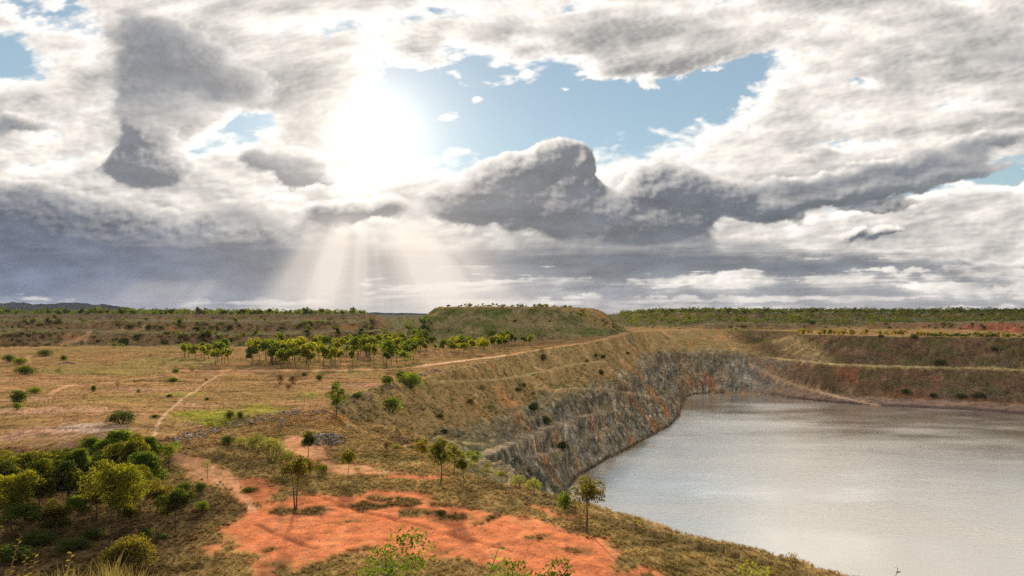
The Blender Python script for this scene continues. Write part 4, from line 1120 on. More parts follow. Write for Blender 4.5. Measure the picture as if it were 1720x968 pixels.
# ---- far trees: single meshes of trunk and crown, too small to show parts
def far_tree(seed, leaf_m, kind):
    g = np.random.RandomState(seed); mb = MB(); tk = MB()
    if kind == 'tree':
        tk.tube(limb(g, (0, 0, -.05), (g.normal() * .04, g.normal() * .04, .8), .04, 4), [.022, .018, .014, .008], 4)
        for i in range(6):
            c = np.array([g.normal() * .15, g.normal() * .15, g.uniform(.28, .86)]); clump_leaves(mb, g, c, (.22, .22, .17), 26, .19, .7)
    else:
        tk.tube(limb(g, (0, 0, -.05), (0, 0, .5), .04, 3), [.04, .03, .02], 4)
        for i in range(6):
            a = i * 1.1; c = np.array([math.cos(a) * .32, math.sin(a) * .32, g.uniform(.3, .62)]); clump_leaves(mb, g, c, (.3, .3, .28), 26, .20, .7, .1)
    V = np.concatenate(tk.v + mb.v); q = [x for x in tk.q] + [x + tk.n for x in mb.q]
    Q = np.concatenate(q); me = np_mesh('tree' if kind == 'tree' else 'bush', V, Q)
    me.materials.append(BARK); me.materials.append(leaf_m)
    nt = sum(len(x) for x in tk.q); mi = np.ones(len(Q), np.int32); mi[:nt] = 0
    me.polygons.foreach_set('material_index', mi)
    return me, V, Q
FT = [far_tree(400 + i, [L_FAR, L_FAR, L_MID, L_FAR][i], 'tree') for i in range(4)]
FB = [far_tree(410 + i, [L_FAR, L_DARK, L_OLIVE, L_MID][i], 'bush') for i in range(4)]
FY = [far_tree(420 + i, L_YEL, 'tree') for i in range(3)]
def zone(u, Z):
    for lim, w in Z:
        if u < lim: return w
    return Z[-1][1]
Z_TER = [(110, 'at the far left edge'), (250, 'beside the pale haul road'), (360, 'above the left knot of the grove'), (470, 'above the left half of the grove'), (580, 'above the right half of the grove'), (9999, 'near the left foot of the heap')]
Z_MESA = [(800, 'left end'), (870, 'left half'), (940, 'right half'), (9999, 'right end')]
Z_WALL = [(1400, 'over its pale left face'), (1480, 'left of its middle'), (1560, 'about its middle'), (1640, 'right of its middle'), (9999, 'at its right end')]
Z_FOR = [(1200, 'beside the flat-topped heap'), (1330, 'above the end of the lake'), (1460, 'above the haul ramp'), (1600, 'above the middle spoil wall'), (9999, 'near the red earth mound')]
def u_of(x, y): return CU + F * x / y
def put_far(P, x, y, h, name, lab, cat, grp, g, z=None):
    me = P[g.randint(len(P))][0]
    o = mesh_obj(name, me, None, None, (x, y, (ground_z(x, y) if z is None else z) - .1))
    w = h * g.uniform(.85, 1.35); o.scale = (w, w, h); o.rotation_euler = (0, 0, g.uniform(0, 6.28))
    return tag(o, lab, cat, grp)
g = np.random.RandomState(77)
# along the top of the flat-topped heap
for i in range(62):
    x = g.uniform(-44, 70); yf = np.interp(x, [p[0] for p in MESA[:6]], [p[1] for p in MESA[:6]])
    y = yf + 1.5 + abs(g.normal()) * 16
    put_far(FT if g.rand() < .7 else FB, x, y, g.uniform(1.2, 2.8), 'gum_tree', 'little skyline tree on top of the flat-topped heap, ' + zone(u_of(x, y), Z_MESA), 'tree', 'trees on the flat-topped heap, ' + zone(u_of(x, y), Z_MESA), g)
for i in range(6):
    x = g.uniform(-50, 70); y = g.uniform(430, 460)
    put_far(FB, x, y, g.uniform(.8, 1.8), 'bush', 'dark bush on the flank or foot of the flat-topped heap', 'bush', 'bushes on the flat-topped heap\'s flank', g)
# yellow saplings along the brink of the far spoil wall
for i in range(120):
    s = g.rand() ** 1.0; u = 1335 + s * 420
    ye = np.interp(u, [1336, 1380, 1420, 1480, 1550, 1640, 1720, 1800], [555.4, 530, 502.7, 489.5, 476.9, 465, 453.7, 445])
    y = ye + 2.0 + abs(g.normal()) * 9; x = (u - CU) / F * y
    put_far(FY if u < 1560 or g.rand() < .45 else FB, x, y, g.uniform(2.2, 5.0) * (1 if u < 1520 else .75), 'sapling', 'sunlit yellow sapling on the brink of the far spoil wall, ' + zone(u, Z_WALL), 'sapling', 'saplings on the far spoil wall, ' + zone(u, Z_WALL), g)
put_far(FY, *HP(1660, 620), 7.0, 'gum_tree', 'round yellow-green tree beside the red earth mound', 'tree', None, g)
# scrub on the cut terraces at the left
n = 0
for i in range(900):
    if n >= 200: break
    u, v = g.uniform(-10, 720), g.uniform(536, 590)
    p = hit(u, v)
    if p is None or p[1] < 425 or p[1] > 760: continue
    if fbm(np.array([p[0] / 35]), np.array([p[1] / 35]), 3)[0] < -.12: continue
    h = g.uniform(1.4, 3.5) if g.rand() < .7 else g.uniform(3.5, 6)
    put_far(FB if h < 3.5 else FT, p[0], p[1], h, 'bush' if h < 3.5 else 'gum_tree',
        ('low dark bush' if h < 3.5 else 'small tree') + ' on the cut terraces ' + zone(u, Z_TER) + (', upper step' if p[1] > 545 else ', lower step'), 'bush' if h < 3.5 else 'tree',
        ('bushes' if h < 3.5 else 'trees') + ' on the cut terraces ' + zone(u, Z_TER) + (', upper step' if p[1] > 545 else ', lower step'), g); n += 1
# scrub between the far road and the forest at the right, and round the far pit edge
n = 0
for i in range(600):
    if n >= 110: break
    u, v = g.uniform(1030, 1730), g.uniform(536, 556)
    p = hit(u, v)
    if p is None or p[1] < 480 or p[1] > 900: continue
    h = g.uniform(1.0, 3.2)
    put_far(FB, p[0], p[1], h, 'bush', 'low bush before the far forest, ' + zone(u, Z_FOR), 'bush', 'bushes before the far forest, ' + zone(u, Z_FOR), g); n += 1
# far tree lines: the nearest as trees of their own, the mass behind as one wood
def wood_band(pts, P, name, label):
    V = []; Q = []; M_ = []; n = 0; gg = np.random.RandomState(5)
    for x, y, z, h in pts:
        me, v, q = P[gg.randint(len(P))]; v = v * [1.25, 1.25, 1]
        # a thinned copy
        nt = len(q) - 156
        sel = np.concatenate([np.arange(nt), nt + gg.choice(156, 44, replace=False)])
        q = q[sel]; used, inv = np.unique(q, return_inverse=True)
        a = gg.uniform(0, 6.28); c, s = math.cos(a), math.sin(a); w = h * gg.uniform(.9, 1.5)
        vv = v[used] * [w, w, h]; vv = np.stack([vv[:, 0] * c - vv[:, 1] * s + x, vv[:, 0] * s + vv[:, 1] * c + y, vv[:, 2] + z], 1)
        V.append(vv); Q.append(inv.reshape(-1, 4) + n); n += len(vv)
        mi = np.ones(len(q), np.int32); mi[:nt] = 0; M_.append(mi)
    me = np_mesh(name, np.concatenate(V), np.concatenate(Q)); me.materials.append(BARK); me.materials.append(L_FAR)
    me.polygons.foreach_set('material_index', np.concatenate(M_))
    tag(mesh_obj(name, me), label, None, None, 'stuff')
front = []; back = []
for i in range(70):
    u = g.uniform(-20, 612); y = np.interp(u, [0, 300, 520, 600], [765, 775, 745, 790]) + g.uniform(3, 40); front.append(((u - CU) / F * y, y, g.uniform(4, 8.5), 0))
for i in range(80):
    u = g.uniform(1090, 1740); y = 885 + g.uniform(-6, 50); front.append(((u - CU) / F * y, y, g.uniform(4, 9), 1))
for x, y, h, s in front:
    put_far(FT, x, y, h, 'skyline_tree', 'skyline tree of the ' + ['tree line ', 'dark forest '][s] + zone(u_of(x, y), [Z_TER, Z_FOR][s]), 'tree', ['front of the terrace tree line ', 'front of the far forest '][s] + zone(u_of(x, y), [Z_TER, Z_FOR][s]), g)
for i in range(600):
    u = g.uniform(-60, 620); y = g.uniform(790, 1150); x = (u - CU) / F * y; back.append((x, y, ground_z(x, y), g.uniform(4, 8.5)))
for i in range(1800):
    u = g.uniform(1040, 1780); y = g.uniform(690, 1250); x = (u - CU) / F * y
    if y < 860 and fbm(np.array([x / 60]), np.array([y / 30]), 3)[0] < -.05: continue
    back.append((x, y, ground_z(x, y), g.uniform(3.5, 8.5)))
for i in range(260):
    u = g.uniform(600, 1080); y = g.uniform(650, 1400); x = (u - CU) / F * y; back.append((x, y, ground_z(x, y), g.uniform(3, 6)))
scrub = []
for i in range(4000):
    if len(scrub) >= 800: break
    u, v = g.uniform(-40, 730), g.uniform(533, 588); p = hit(u, v)
    if p is None or p[1] < 432 or p[1] > 900: continue
    i_, j_ = np.searchsorted(RAD, math.hypot(p[0], p[1])), np.searchsorted(AZ, math.atan2(p[0], p[1]))
    if BARE[i_, j_] > .25: continue
    scrub.append((p[0], p[1], p[2] - .1, g.uniform(.7, 2.4)))
wood_band(scrub, FB, 'scrub', 'low scrub covering the cut terraces at the left')
apron = []
for i in range(3000):
    if len(apron) >= 320: break
    u, v = g.uniform(560, 1250), g.uniform(565, 780); p = hit(u, v)
    if p is None: continue
    i_, j_ = np.searchsorted(RAD, math.hypot(p[0], p[1])), np.searchsorted(AZ, math.atan2(p[0], p[1]))
    if MK['apron'][i_, j_] < .5 and MK['rock'][i_, j_] < .5 or BARE[i_, j_] > .3 or p[2] < WATER_Z + 4: continue
    if MK['rock'][i_, j_] > .5 and g.rand() < .7: continue
    apron.append((p[0], p[1], p[2] - .1, g.uniform(.35, 1.1)))
wood_band(apron, FB, 'scrub', 'low scrub dotted over the slope above the cliff')
wood_band(back, FT, 'woodland', 'dark far woodland behind the skyline trees')
# ---- blue hills on the horizon
def hills(name, prof, D, label, seed):
    us = np.linspace(prof[0][0], prof[-1][0], 260); hp = np.interp(us, [p[0] for p in prof], [p[1] for p in prof])
    hp = hp * 1.12 + 1.2 * fbm(us / 30, us * 0 + seed, 4) * (hp > 1); N = 14
    V = []
    for j in range(N):
        f = j / (N - 1)      # front foot -> crest -> back
        y = D + 1500 * f; e = math.sin(min(1, f / .62) * math.pi / 2) if f < .62 else 1 - (f - .62) / .38
        rg = 1 + .22 * fbm(us / 16, np.full_like(us, f * 3 + seed), 4) * math.sin(f * math.pi)
        z = -30 + (np.maximum(hp, 0) / F * (D + 930) + 30) * e * rg
        V.append(np.stack([(us - CU) / F * y, np.full_like(us, y), z], 1))
    idx = np.arange(N * 260).reshape(N, 260)
    f = np.stack([idx[:-1, :-1], idx[:-1, 1:], idx[1:, 1:], idx[1:, :-1]], -1).reshape(-1, 4)
    m = bpy.data.materials.new(name); t = NT(m); tc = t.n('ShaderNodeTexCoord')
    nz = t.n('ShaderNodeTexNoise', i_Scale=.004, i_Detail=6.0); t.l(tc.outputs['Object'], nz.inputs['Vector'])
    c = rampn(t, nz.outputs['Fac'], [(.35, (.02, .028, .036)), (.65, (.05, .055, .06))])
    p = t.n('ShaderNodeBsdfPrincipled', i_Roughness=.95); p.inputs['Specular IOR Level'].default_value = 0.0; t.l(c, p.inputs['Base Color']); t.l(p.outputs[0], t.out.inputs['Surface'])
    tag(mesh_obj(name, np_mesh(name, np.concatenate(V), f, True), m), label, None, None, 'structure')
hills('hills', [(-500,12),(-200,14),(-60,15),(0,16),(30,16.5),(60,14.5),(100,15),(135,16),(160,12.5),(175,14),(200,10.5),(215,9),(225,5),(260,6),(300,5.5),(345,4),(400,3),(470,2.5),(560,2),(640,1.5),(700,.5),(760,-2)], 5200, 'low blue hills on the far left horizon', 3.3)
# ---------------------------------------------------------------- grass: tufts over bench, slopes and plain
def at_grid(x, y):
    r = np.hypot(x, y); a = np.arctan2(x, y)
    i = np.clip(np.searchsorted(RAD, r), 0, len(RAD) - 1); j = np.clip(np.searchsorted(AZ, a), 0, len(AZ) - 1)
    return i, j
def tuft_mesh(seed, blades, hgt, spread, wid, name):
    g = np.random.RandomState(seed); V = []; Q = []
    for b in range(blades):
        a = g.uniform(0, 6.28); d = np.array([math.cos(a), math.sin(a), 0]); s = np.array([-d[1], d[0], 0]) * wid * g.uniform(.6, 1.3)
        p0 = d * spread * .25 * g.rand(); L = hgt * g.uniform(.55, 1.1); o = spread * g.uniform(.3, 1.0)
        p1 = p0 + d * o * .35 + np.array([0, 0, L * .65]); p2 = p0 + d * o + np.array([0, 0, L * g.uniform(.75, 1.0)])
        k = len(V); V += [p0 - s, p0 + s, p1 + s * .8, p1 - s * .8, p2 + s * .15, p2 - s * .15]
        Q += [[k, k + 1, k + 2, k + 3], [k + 3, k + 2, k + 4, k + 5]]
    return np_mesh(name, np.array(V), np.array(Q))
def grass_mat():
    m = bpy.data.materials.new('dry_grass'); t = NT(m)
    at = t.n('ShaderNodeAttribute', attribute_name='tint'); at.attribute_type = 'INSTANCER'
    d = t.n('ShaderNodeBsdfDiffuse'); tr = t.n('ShaderNodeBsdfTranslucent'); mx = t.n('ShaderNodeMixShader'); mx.inputs[0].default_value = .55
    t.l(at.outputs['Color'], d.inputs['Color']); t.l(at.outputs['Color'], tr.inputs['Color'])
    t.l(d.outputs[0], mx.inputs[1]); t.l(tr.outputs[0], mx.inputs[2]); t.l(mx.outputs[0], t.out.inputs['Surface'])
    return m
GRASS_M = grass_mat()
def scatter(name, label, pts, scl, tint, tuft):
    """tufts set out over points by a geometry-nodes modifier"""
    me = bpy.data.meshes.new(name); me.vertices.add(len(pts)); me.vertices.foreach_set('co', np.asarray(pts, np.float32).ravel())
    set_attr(me, 'scl', scl, 'FLOAT'); set_attr(me, 'tint', tint, 'FLOAT_COLOR'); set_attr(me, 'turn', rng.uniform(0, 6.28, len(pts)), 'FLOAT')
    o = mesh_obj(name, me)
    ng = bpy.data.node_groups.new(name, 'GeometryNodeTree')
    ng.interface.new_socket('Geometry', in_out='INPUT', socket_type='NodeSocketGeometry'); ng.interface.new_socket('Geometry', in_out='OUTPUT', socket_type='NodeSocketGeometry')
    N = ng.nodes; L = ng.links
    gi = N.new('NodeGroupInput'); go = N.new('NodeGroupOutput'); ip = N.new('GeometryNodeInstanceOnPoints')
    ob = N.new('GeometryNodeObjectInfo'); ob.inputs['Object'].default_value = tuft; ob.inputs['As Instance'].default_value = True
    na = N.new('GeometryNodeInputNamedAttribute'); na.data_type = 'FLOAT'; na.inputs['Name'].default_value = 'scl'
    nt = N.new('GeometryNodeInputNamedAttribute'); nt.data_type = 'FLOAT'; nt.inputs['Name'].default_value = 'turn'
    cx = N.new('ShaderNodeCombineXYZ')
    L.new(gi.outputs[0], ip.inputs['Points']); L.new(ob.outputs['Geometry'], ip.inputs['Instance'])
    L.new(na.outputs[0], ip.inputs['Scale']); L.new(nt.outputs[0], cx.inputs['Z']); L.new(cx.outputs[0], ip.inputs['Rotation'])
    L.new(ip.outputs[0], go.inputs[0])
    md = o.modifiers.new('tufts', 'NODES'); md.node_group = ng
    return tag(o, label, None, None, 'stuff')
def sow(n, rlo, rhi, amin, amax, keep, h0, h1, mul, sink=.03):
    a = np.radians(rng.uniform(amin, amax, n)); r = np.sqrt(rng.uniform(rlo ** 2, rhi ** 2, n))
    x, y = r * np.sin(a), r * np.cos(a); i, j = at_grid(x, y)
    ok = keep(i, j, x, y); x, y, i, j = x[ok], y[ok], i[ok], j[ok]
    z = np.array([ground_z(px, py) for px, py in zip(x, y)]) - sink
    s = rng.uniform(h0, h1, len(x))
    c = C[i, j] * rng.uniform(.7, 1.35, (len(x), 1)) * mul
    c[:, 1] *= rng.uniform(.93, 1.12, len(x))
    return np.stack([x, y, z], 1), s, np.clip(c, 0, .8)
def tuft_obj(me, x, y):
    o = mesh_obj('grass_tuft', me, GRASS_M, None, (x, y, ground_z(x, y) - .02))
    return tag(o, None, None, None, 'stuff')
TA = tuft_obj(tuft_mesh(1, 26, 1.0, 1.3, .055, 'grass_tuft'), 6.0, 30.0)
RK = MK['rock']; PT = MK['pit']
def clear(i, j): return (BARE[i, j] < .35) & (RK[i, j] < .45) & (GZ[i, j] > WATER_Z + 3)
nzk = lambda x, y, s: fbm(x / s, y / s, 3)
P1 = sow(100000, 55, 165, -38, 30, lambda i, j, x, y: clear(i, j) & (GZ[i, j] < -20.9) & (nzk(x, y, 6) + .15 > rng.uniform(-.6, .5, len(x))), .18, .42, 1.25)
scatter('grass', 'tufted dry grass on the bench and bank', *P1, TA)
P2 = sow(90000, 120, 470, -20, 20, lambda i, j, x, y: clear(i, j) & (MK['apron'][i, j] > .5) & (nzk(x, y, 9) + .1 > rng.uniform(-.4, .5, len(x))), .25, .55, 1.15)
scatter('grass', 'rough dry grass on the slope above the cliff', *P2, TA)
P3 = sow(120000, 100, 430, -38, 12, lambda i, j, x, y: clear(i, j) & (PT[i, j] < .5) & (GZ[i, j] > -21.2) & (MK['side'][i, j] < .3) & (nzk(x, y * 2, 14) + .05 > rng.uniform(-.35, .5, len(x))), .15, .32, .95)
scatter('grass', 'short dry grass over the open plain', *P3, TA)
P4 = sow(9000, 380, 620, 8, 40, lambda i, j, x, y: (MK['batter'][i, j] > .4) & (nzk(x, y, 12) > rng.uniform(-.2, .5, len(x))), .35, .9, .9)
scatter('grass', 'sparse grass on the far spoil wall', *P4, TA)
P5 = sow(4000, 420, 520, -12, 12, lambda i, j, x, y: (MK['mesa'][i, j] > .4) & (nzk(x, y, 12) > rng.uniform(-.2, .5, len(x))), .4, 1.0, .9)
scatter('grass', 'sparse grass on the flat-topped heap', *P5, TA)
# tall grass at the brow in front of the camera
TB = tuft_obj(tuft_mesh(2, 46, 1.0, .5, .007, 'grass_tuft'), -4.2, 3.6)
x = rng.uniform(-7.0, -2.2, 900); y = rng.uniform(3.0, 6.6, 900)
ok = (np.arctan2(x, y) < -.42) & (np.hypot(x, y) > 4.3) & (np.hypot(x, y) < 6.4); x, y = x[ok], y[ok]
z = np.array([ground_z(a, b) for a, b in zip(x, y)]) - .02
tint = np.array([.22, .175, .05]) * rng.uniform(.7, 1.4, (len(x), 1)) * np.array([1, 1, 1]) ; tint[:, 1] *= rng.uniform(.85, 1.15, len(x))
scatter('grass', 'tall yellow grass on the brow at the lower left', np.stack([x, y, z], 1), rng.uniform(.18, .36, len(x)), tint, TB)

# ---------------------------------------------------------------- stones
import bmesh
def rock_mat(name, a, b):
    m = bpy.data.materials.new(name); t = NT(m); tc = t.n('ShaderNodeTexCoord'); oi = t.n('ShaderNodeObjectInfo')
    nz = t.n('ShaderNodeTexNoise', i_Scale=3.0, i_Detail=5.0); t.l(tc.outputs['Object'], nz.inputs['Vector'])
    f = mathn(t, 'ADD', nz.outputs['Fac'], mathn(t, 'MULTIPLY', oi.outputs['Random'], .5)); f = mathn(t, 'SUBTRACT', f, .25)
    c = rampn(t, f, [(.2, a), (.8, b)])
    p = t.n('ShaderNodeBsdfPrincipled', i_Roughness=.85); p.inputs['Specular IOR Level'].default_value = .1; t.l(c, p.inputs['Base Color'])
    bp = t.n('ShaderNodeBump', i_Strength=.6, i_Distance=.1); t.l(nz.outputs['Fac'], bp.inputs['Height']); t.l(bp.outputs[0], p.inputs['Normal'])
    t.l(p.outputs[0], t.out.inputs['Surface']); return m
GREYROCK = rock_mat('grey_stone', (.075, .066, .055), (.32, .285, .24)); BROWNROCK = rock_mat('brown_stone', (.13, .09, .065), (.36, .30, .24))
def rock_mesh(seed, mat, sq=(1, .8, .6)):
    g = np.random.RandomState(seed); bm = bmesh.new()
    for i in range(15):
        d = g.normal(size=3); d /= np.linalg.norm(d); bm.verts.new(d * g.uniform(.75, 1.1) * np.array(sq) * .5)
    r = bmesh.ops.convex_hull(bm, input=bm.verts)
    bmesh.ops.delete(bm, geom=list({v for v in r['geom_interior'] if isinstance(v, bmesh.types.BMVert)}), context='VERTS')
    me = bpy.data.meshes.new('rock'); bm.to_mesh(me); bm.free(); me.materials.append(mat); return me
ROCKS = [rock_mesh(500 + i, GREYROCK) for i in range(6)] + [rock_mesh(520 + i, BROWNROCK) for i in range(4)]
def heap_of(name, label, cat, pts, s0, s1, set_=ROCKS, pile=0.0, group=None):
    c = np.mean(pts, 0); e = empty(name, (c[0], c[1], ground_z(c[0], c[1]))); tag(e, label, cat, group)
    for x, y, q in pts_iter(pts, pile):
        s = random.uniform(s0, s1) * (1 if random.random() < .85 else 1.5)
        o = mesh_obj('rock', random.choice(set_), None, e)
        o.location = Vector((x, y, ground_z(x, y) + q + s * .12)) - e.location
        o.rotation_euler = (random.uniform(-.4, .4), random.uniform(-.4, .4), random.uniform(0, 6.28)); o.scale = (s, s, s)
    return e
def pts_iter(pts, pile):
    c = np.mean(pts, 0); R = max(np.hypot(*(np.array(p[:2]) - c[:2])) for p in pts) + 1e-6
    for p in pts: yield p[0], p[1], pile * max(0, 1 - (math.hypot(p[0] - c[0], p[1] - c[1]) / R) ** 1.5) * random.random()
def along(L, n, spread):
    P = px_line(L); out = []
    for _ in range(n):
        t = random.random() * (len(P) - 1); i = min(int(t), len(P) - 2); q = P[i] + (P[i + 1] - P[i]) * (t - i)
        out.append((q[0] + random.gauss(0, spread), q[1] + random.gauss(0, spread)))
    return out
def disc(u, v, n, rx, ry):
    p = hit(u, v); out = []
    for _ in range(n):
        a = random.uniform(0, 6.28); r = math.sqrt(random.random()); out.append((p[0] + math.cos(a) * r * rx, p[1] + math.sin(a) * r * ry))
    return out
heap_of('rock_heap', 'heap of loose pale grey rocks on the slope below the compact gum', 'rock heap', disc(548, 740, 120, 3.4, 4.2), .35, .95, ROCKS[:6], .8)
heap_of('rock_bank', 'bank of broken rock along the plain edge, left of the footpath', 'rock bank', along([(95,776),(130,768),(165,760),(205,755),(240,748)], 110, .8), .3, 1.1)
heap_of('rock_bank', 'bank of broken rock from the footpath to the dark bush', 'rock bank', along([(290,742),(320,732),(350,725),(385,714),(420,707)], 140, 1.0), .3, 1.0)
heap_of('rock_bank', 'bank of broken rock behind the pale feathery shrubs', 'rock bank', along([(425,706),(455,700),(490,694),(530,692),(560,690)], 110, 1.1), .3, .9)
heap_of('rock_bank', 'stony edge of the plain from the oval tree to the thicket', 'rock bank', along([(570,688),(590,672),(615,662),(640,654),(665,645)], 130, 1.3), .3, 1.0)
heap_of('rock_bank', 'stony edge beside the road above the pit', 'rock bank', along([(700,632),(740,622),(790,614),(840,604),(890,598)], 110, 1.6), .4, 1.2)
heap_of('rock_heap', 'small grey stone heap on the plain by a dark bush', 'rock heap', disc(112, 610, 30, 4.5, 2.0), .4, 1.0, ROCKS[:6], .5)
heap_of('rock_heap', 'scatter of pale stones on the slope right of the rock heap', 'rock heap', disc(598, 720, 34, 2.6, 4.0), .25, .6, ROCKS[:6])
heap_of('rock_heap', 'scatter of pale stones between the slab and the oval tree', 'rock heap', disc(530, 700, 36, 4.0, 4.0), .25, .7, ROCKS[:6])
heap_of('rock_heap', 'patch of pale broken stone above the grey cliff', 'rock heap', disc(765, 722, 44, 4.0, 7.0), .3, .9, ROCKS[:6])
heap_of('rock_heap', 'small stones on the bank below the dirt path', 'rock heap', disc(345, 815, 40, 4.5, 2.6), .12, .4, ROCKS)
for u, v, s, sq, lab in [(474,716,2.2,(.55,.4,1.2),'tall pale slab of rock leaning at the edge of the plain'),(577,695,1.5,(1,.8,.9),'pale boulder at the foot of the oval tree'),(648,713,.9,(1,.8,.7),'lone grey boulder on the grassy slope below the round bush'),(560,697,1.0,(1,.7,.7),'smaller boulder left of the pale boulder at the oval tree'),(40,771,1.6,(1.2,.8,.6),'flat grey boulder behind the left part of the wood')]:
    p = place(u, v); o = mesh_obj('boulder', rock_mesh(int(u), GREYROCK, sq), None, None, p + Vector((0, 0, s * .3))); o.scale = (s, s, s); o.rotation_euler = (.3, .25, u); tag(o, lab, 'boulder')
def scree(name, label, spots, s0, s1, seed, mats=ROCKS[:6]):
    g = np.random.RandomState(seed); V = []; Q = []; n = 0
    base = []
    for me in mats:
        v = np.empty(len(me.vertices) * 3, np.float32); me.vertices.foreach_get('co', v); f = np.empty(len(me.loops), np.int32); me.loops.foreach_get('vertex_index', f)
        base.append((v.reshape(-1, 3), f.reshape(-1, 3)))
    for x, y in spots:
        v, f = base[g.randint(len(base))]; s = g.uniform(s0, s1); a = g.uniform(0, 6.28); c, sn = math.cos(a), math.sin(a)
        vv = v * s; V.append(np.stack([vv[:, 0] * c - vv[:, 1] * sn + x, vv[:, 0] * sn + vv[:, 1] * c + y, vv[:, 2] + ground_z(x, y) + s * .12], 1)); Q.append(f + n); n += len(v)
    tag(mesh_obj(name, np_mesh(name, np.concatenate(V), np.concatenate(Q)), GREYROCK), label, None, None, 'stuff')
def px_spots(n, u, v, ru, rv, g):
    out = []
    for _ in range(n):
        p = hit(u + g.normal() * ru, v + g.normal() * rv)
        if p is not None and p[2] > WATER_Z + .5: out.append((p[0], p[1]))
    return out
g = np.random.RandomState(9)
scree('scree', 'grey scree on the far spoil wall', sum([px_spots(n, u, v, ru, rv, g) for n, u, v, ru, rv in [(150,1565,652,22,9),(120,1690,612,22,8),(150,1650,655,35,8),(60,1365,630,16,6),(50,1350,605,14,3),(60,1460,605,20,3),(50,1530,604,18,4),(50,1615,625,8,8),(200,1550,668,140,5)]], []), .4, 1.3, 3)
scree('scree', 'fallen stones along the waterline and cliff ledges', sum([px_spots(n, u, v, ru, rv, g) for n, u, v, ru, rv in [(120,1000,760,50,30),(120,920,740,40,30),(60,1350,676,60,3),(80,1100,700,40,30),(100,860,700,60,30)]], []), .3, 1.0, 4)
scree('scree', 'pebbles on the red earth', sum([px_spots(n, u, v, ru, rv, g) for n, u, v, ru, rv in [(260,640,890,130,26),(200,860,920,90,22),(80,470,905,40,18)]], []), .06, .22, 5, ROCKS[6:])

# ---------------------------------------------------------------- near plants and small things
def post(u, v, hp, label):
    p, h = stand(u, v, hp); e = empty('marker_post', p); tag(e, label, 'post')
    mb = MB(); mb.tube([(0, 0, -.1), (0, 0, h * .55), (.01, 0, h)], [.07, .07, .068], 8); mesh_obj('shaft', mb.mesh('shaft', WHITE), None, e)
    mb = MB(); mb.tube([(.01, 0, h), (.01, 0, h + .03), (.01, 0, h + .04)], [.08, .08, .01], 8); mesh_obj('cap', mb.mesh('cap', WHITE), None, e)
WHITE = bark_mat('weathered_white', (.60, .60, .57), (.78, .78, .74))
post(855, 819, 13, 'short white marker post on the grassy lip above the water')
L_SHRUB = leaf_mat('shrub_leaf', (.035, .065, .015), (.10, .15, .025), .4)
def near_spot(u, y): x = (u - CU) / F * y; return Vector((x, y, ground_z(x, y)))
def near_h(v, y, z): return -(v - HZ) / F * y - z
for u, y, vt, sd, lab, lm, wd, n in [(657,13.0,884,600,'leafy many-stemmed shrub in the middle of the lower edge',L_SHRUB,.5,1700),(862,15.0,930,601,'dark leafy shrub top at the lower edge right of the middle',L_SHRUB,.36,1500),(922,16.0,946,602,'small green shrub top at the lower edge beside the red earth',L_SHRUB,.36,1200),(1236,30.0,948,603,'fresh green shrub at the lower right, on the rim',L_MID,.5,1800),(556,18.0,955,604,'green shrub top in the dark grass at the lower edge',L_DARK,.4,900)]:
    p = near_spot(u, y); h = near_h(vt, y, p.z)
    put_tree(make_tree(sd, clumps=14, leaf_n=n, leaf=.026, width=wd, trunk_h=.42, stems=4, tr=.008, leaf_m=lm, bark=PALEBARK if sd == 600 else BARK, asp=.5, clump_r=.30), 'shrub', p, h, lab, 'shrub', rot=0.0)
SPARSE = [make_bush(270 + i, .9, 7, 56, .17, L_OLIVE, TWIG, airy=1, asp=.3) for i in range(2)]
for u, v, hp, w, lab in [(1076,896,30,30,'sparse young plant with long leaves on the rim against the water'),(1332,954,28,30,'sparse twiggy plant on the rim at the lower right'),(965,862,34,22,'bare twisted shrub beside the lone rim gum'),(1120,912,12,16,'small green plant on the rim right of the young plant')]:
    p, h = stand(u, v, hp); put_tree(SPARSE[int(u) % 2], 'young_plant', p, h, lab, 'plant', wide=(w / hp) / .9)
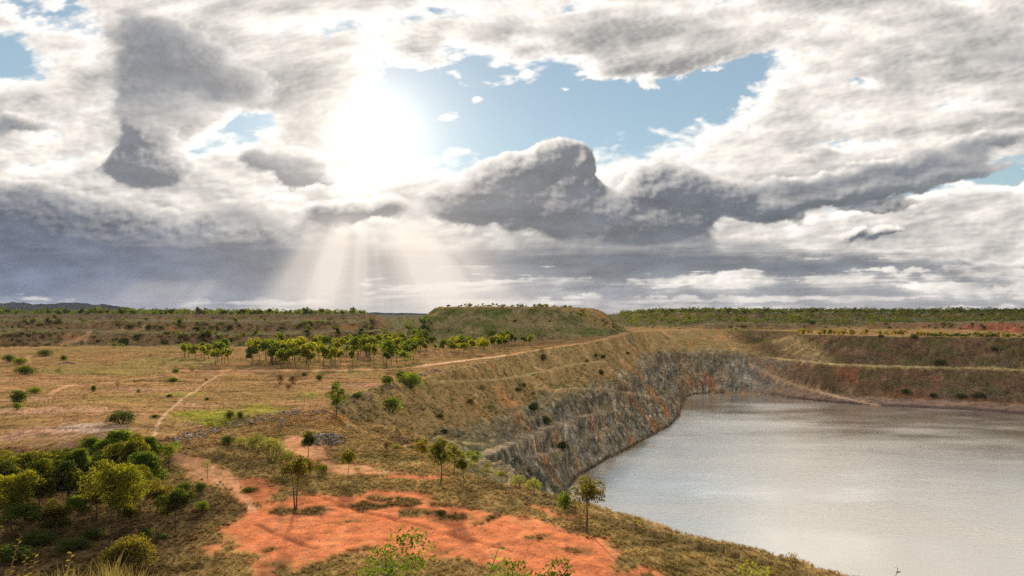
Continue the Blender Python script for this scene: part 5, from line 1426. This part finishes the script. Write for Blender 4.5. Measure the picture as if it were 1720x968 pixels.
# a leafy spray close to the camera
def leaf_plate(L, wd, mat):
    n = 7; V = []
    for i in range(n):
        t = i / (n - 1); w = wd * math.sin(math.pi * min(1, t * .92 + .08)) ** .8; z = -.18 * L * t * t
        V += [(-w, t * L, z + .25 * w), (0, t * L, z), (w, t * L, z + .25 * w)]
    Q = []
    for i in range(n - 1):
        a = i * 3; Q += [[a, a + 1, a + 4, a + 3], [a + 1, a + 2, a + 5, a + 4]]
    me = np_mesh('leaf', np.array(V), np.array(Q), True); me.materials.append(mat); return me
def spray(name, base, tip, nl, L, wd, mat, label, seed, cat, stem=TWIG, start=.45):
    g = np.random.RandomState(seed); base = np.array(base); tip = np.array(tip)
    e = empty(name, Vector(base)); tag(e, label, cat)
    t = np.linspace(0, 1, 12)[:, None]; P = (tip - base) * t; P[:, 2] += 0; P[:, 0] += np.sin(t[:, 0] * np.pi) * -.06 * np.linalg.norm(tip - base)
    mb = MB(); mb.tube(P, np.linspace(.006, .002, 12), 6); mesh_obj('stem', mb.mesh('stem', stem, True), None, e)
    me = leaf_plate(1, wd / L, mat)
    for i in range(nl):
        f = start + (1 - start) * i / (nl - 1); k = min(int(f * 11), 10); q = P[k] + (P[k + 1] - P[k]) * (f * 11 - k)
        o = mesh_obj('leaf', me, None, e); s = L * (1.1 - .5 * f) * g.uniform(.8, 1.15) ; o.location = Vector(q); o.scale = (s, s, s)
        o.rotation_euler = (g.uniform(-.1, .9), g.uniform(-.6, .6), (i % 2) * math.pi - 1.2 + g.uniform(-.7, .7))
    return e
b = near_spot(775, 3.4); spray('leafy_branch', b, ((836 - CU) / F * 3.4, 3.4, -(924 - HZ) / F * 3.4), 19, .062, .024, L_FRESH, 'bright green leafy branch rising at the lower edge, close to the camera', 3, 'plant', start=.62)
b = near_spot(1478, 4.6); b.z = ground_z(b.x, b.y); spray('leafy_branch', b, ((1508 - CU) / F * 4.6, 4.6, -(955 - HZ) / F * 4.6), 12, .05, .012, L_MID, 'dark leafy twig at the lower edge in front of the water', 4, 'plant', start=.8)
for i, (u, v, y, lab) in enumerate([(36,898,4.9,'tall dry grass stalk with a bent seed head at the lower left corner'),(4,886,4.7,'dry grass stalk at the very left edge'),(60,930,4.8,'low yellow-leaved weed at the lower left corner'),(120,930,5.2,'thin yellow weed right of the tall dry stalk'),(44,934,4.6,'small yellow weed below the tall dry stalk')]):
    p = near_spot(u - 26 if i < 2 else u, y); spray('weed', p, ((u - CU) / F * y, y, -(v - HZ) / F * y), 16 if i < 2 else 10, .04 if i < 2 else .05, .006 if i < 2 else .014, L_YEL, lab, 40 + i, 'plant', start=.55)

# ---------------------------------------------------------------- the air over the land
def build_haze():
    m = bpy.data.materials.new('haze'); t = NT(m)
    v = t.n('ShaderNodeVolumePrincipled'); v.inputs['Color'].default_value = (.72, .80, .95, 1); v.inputs['Density'].default_value = 2.2e-5; v.inputs['Anisotropy'].default_value = 0.0
    t.l(v.outputs[0], t.out.inputs['Volume'])
    x0, x1, y0, y1, z0, z1 = -15000, 15000, -15000, 15000, -75, 125
    V = [(x, y, z) for x in (x0, x1) for y in (y0, y1) for z in (z0, z1)]
    Fc = [[0, 1, 3, 2], [4, 6, 7, 5], [0, 4, 5, 1], [2, 3, 7, 6], [0, 2, 6, 4], [1, 5, 7, 3]]
    tag(mesh_obj('haze', np_mesh('haze', np.array(V, float), np.array(Fc)), m), 'thin blue evening haze over the land', None, None, 'stuff')
build_haze()
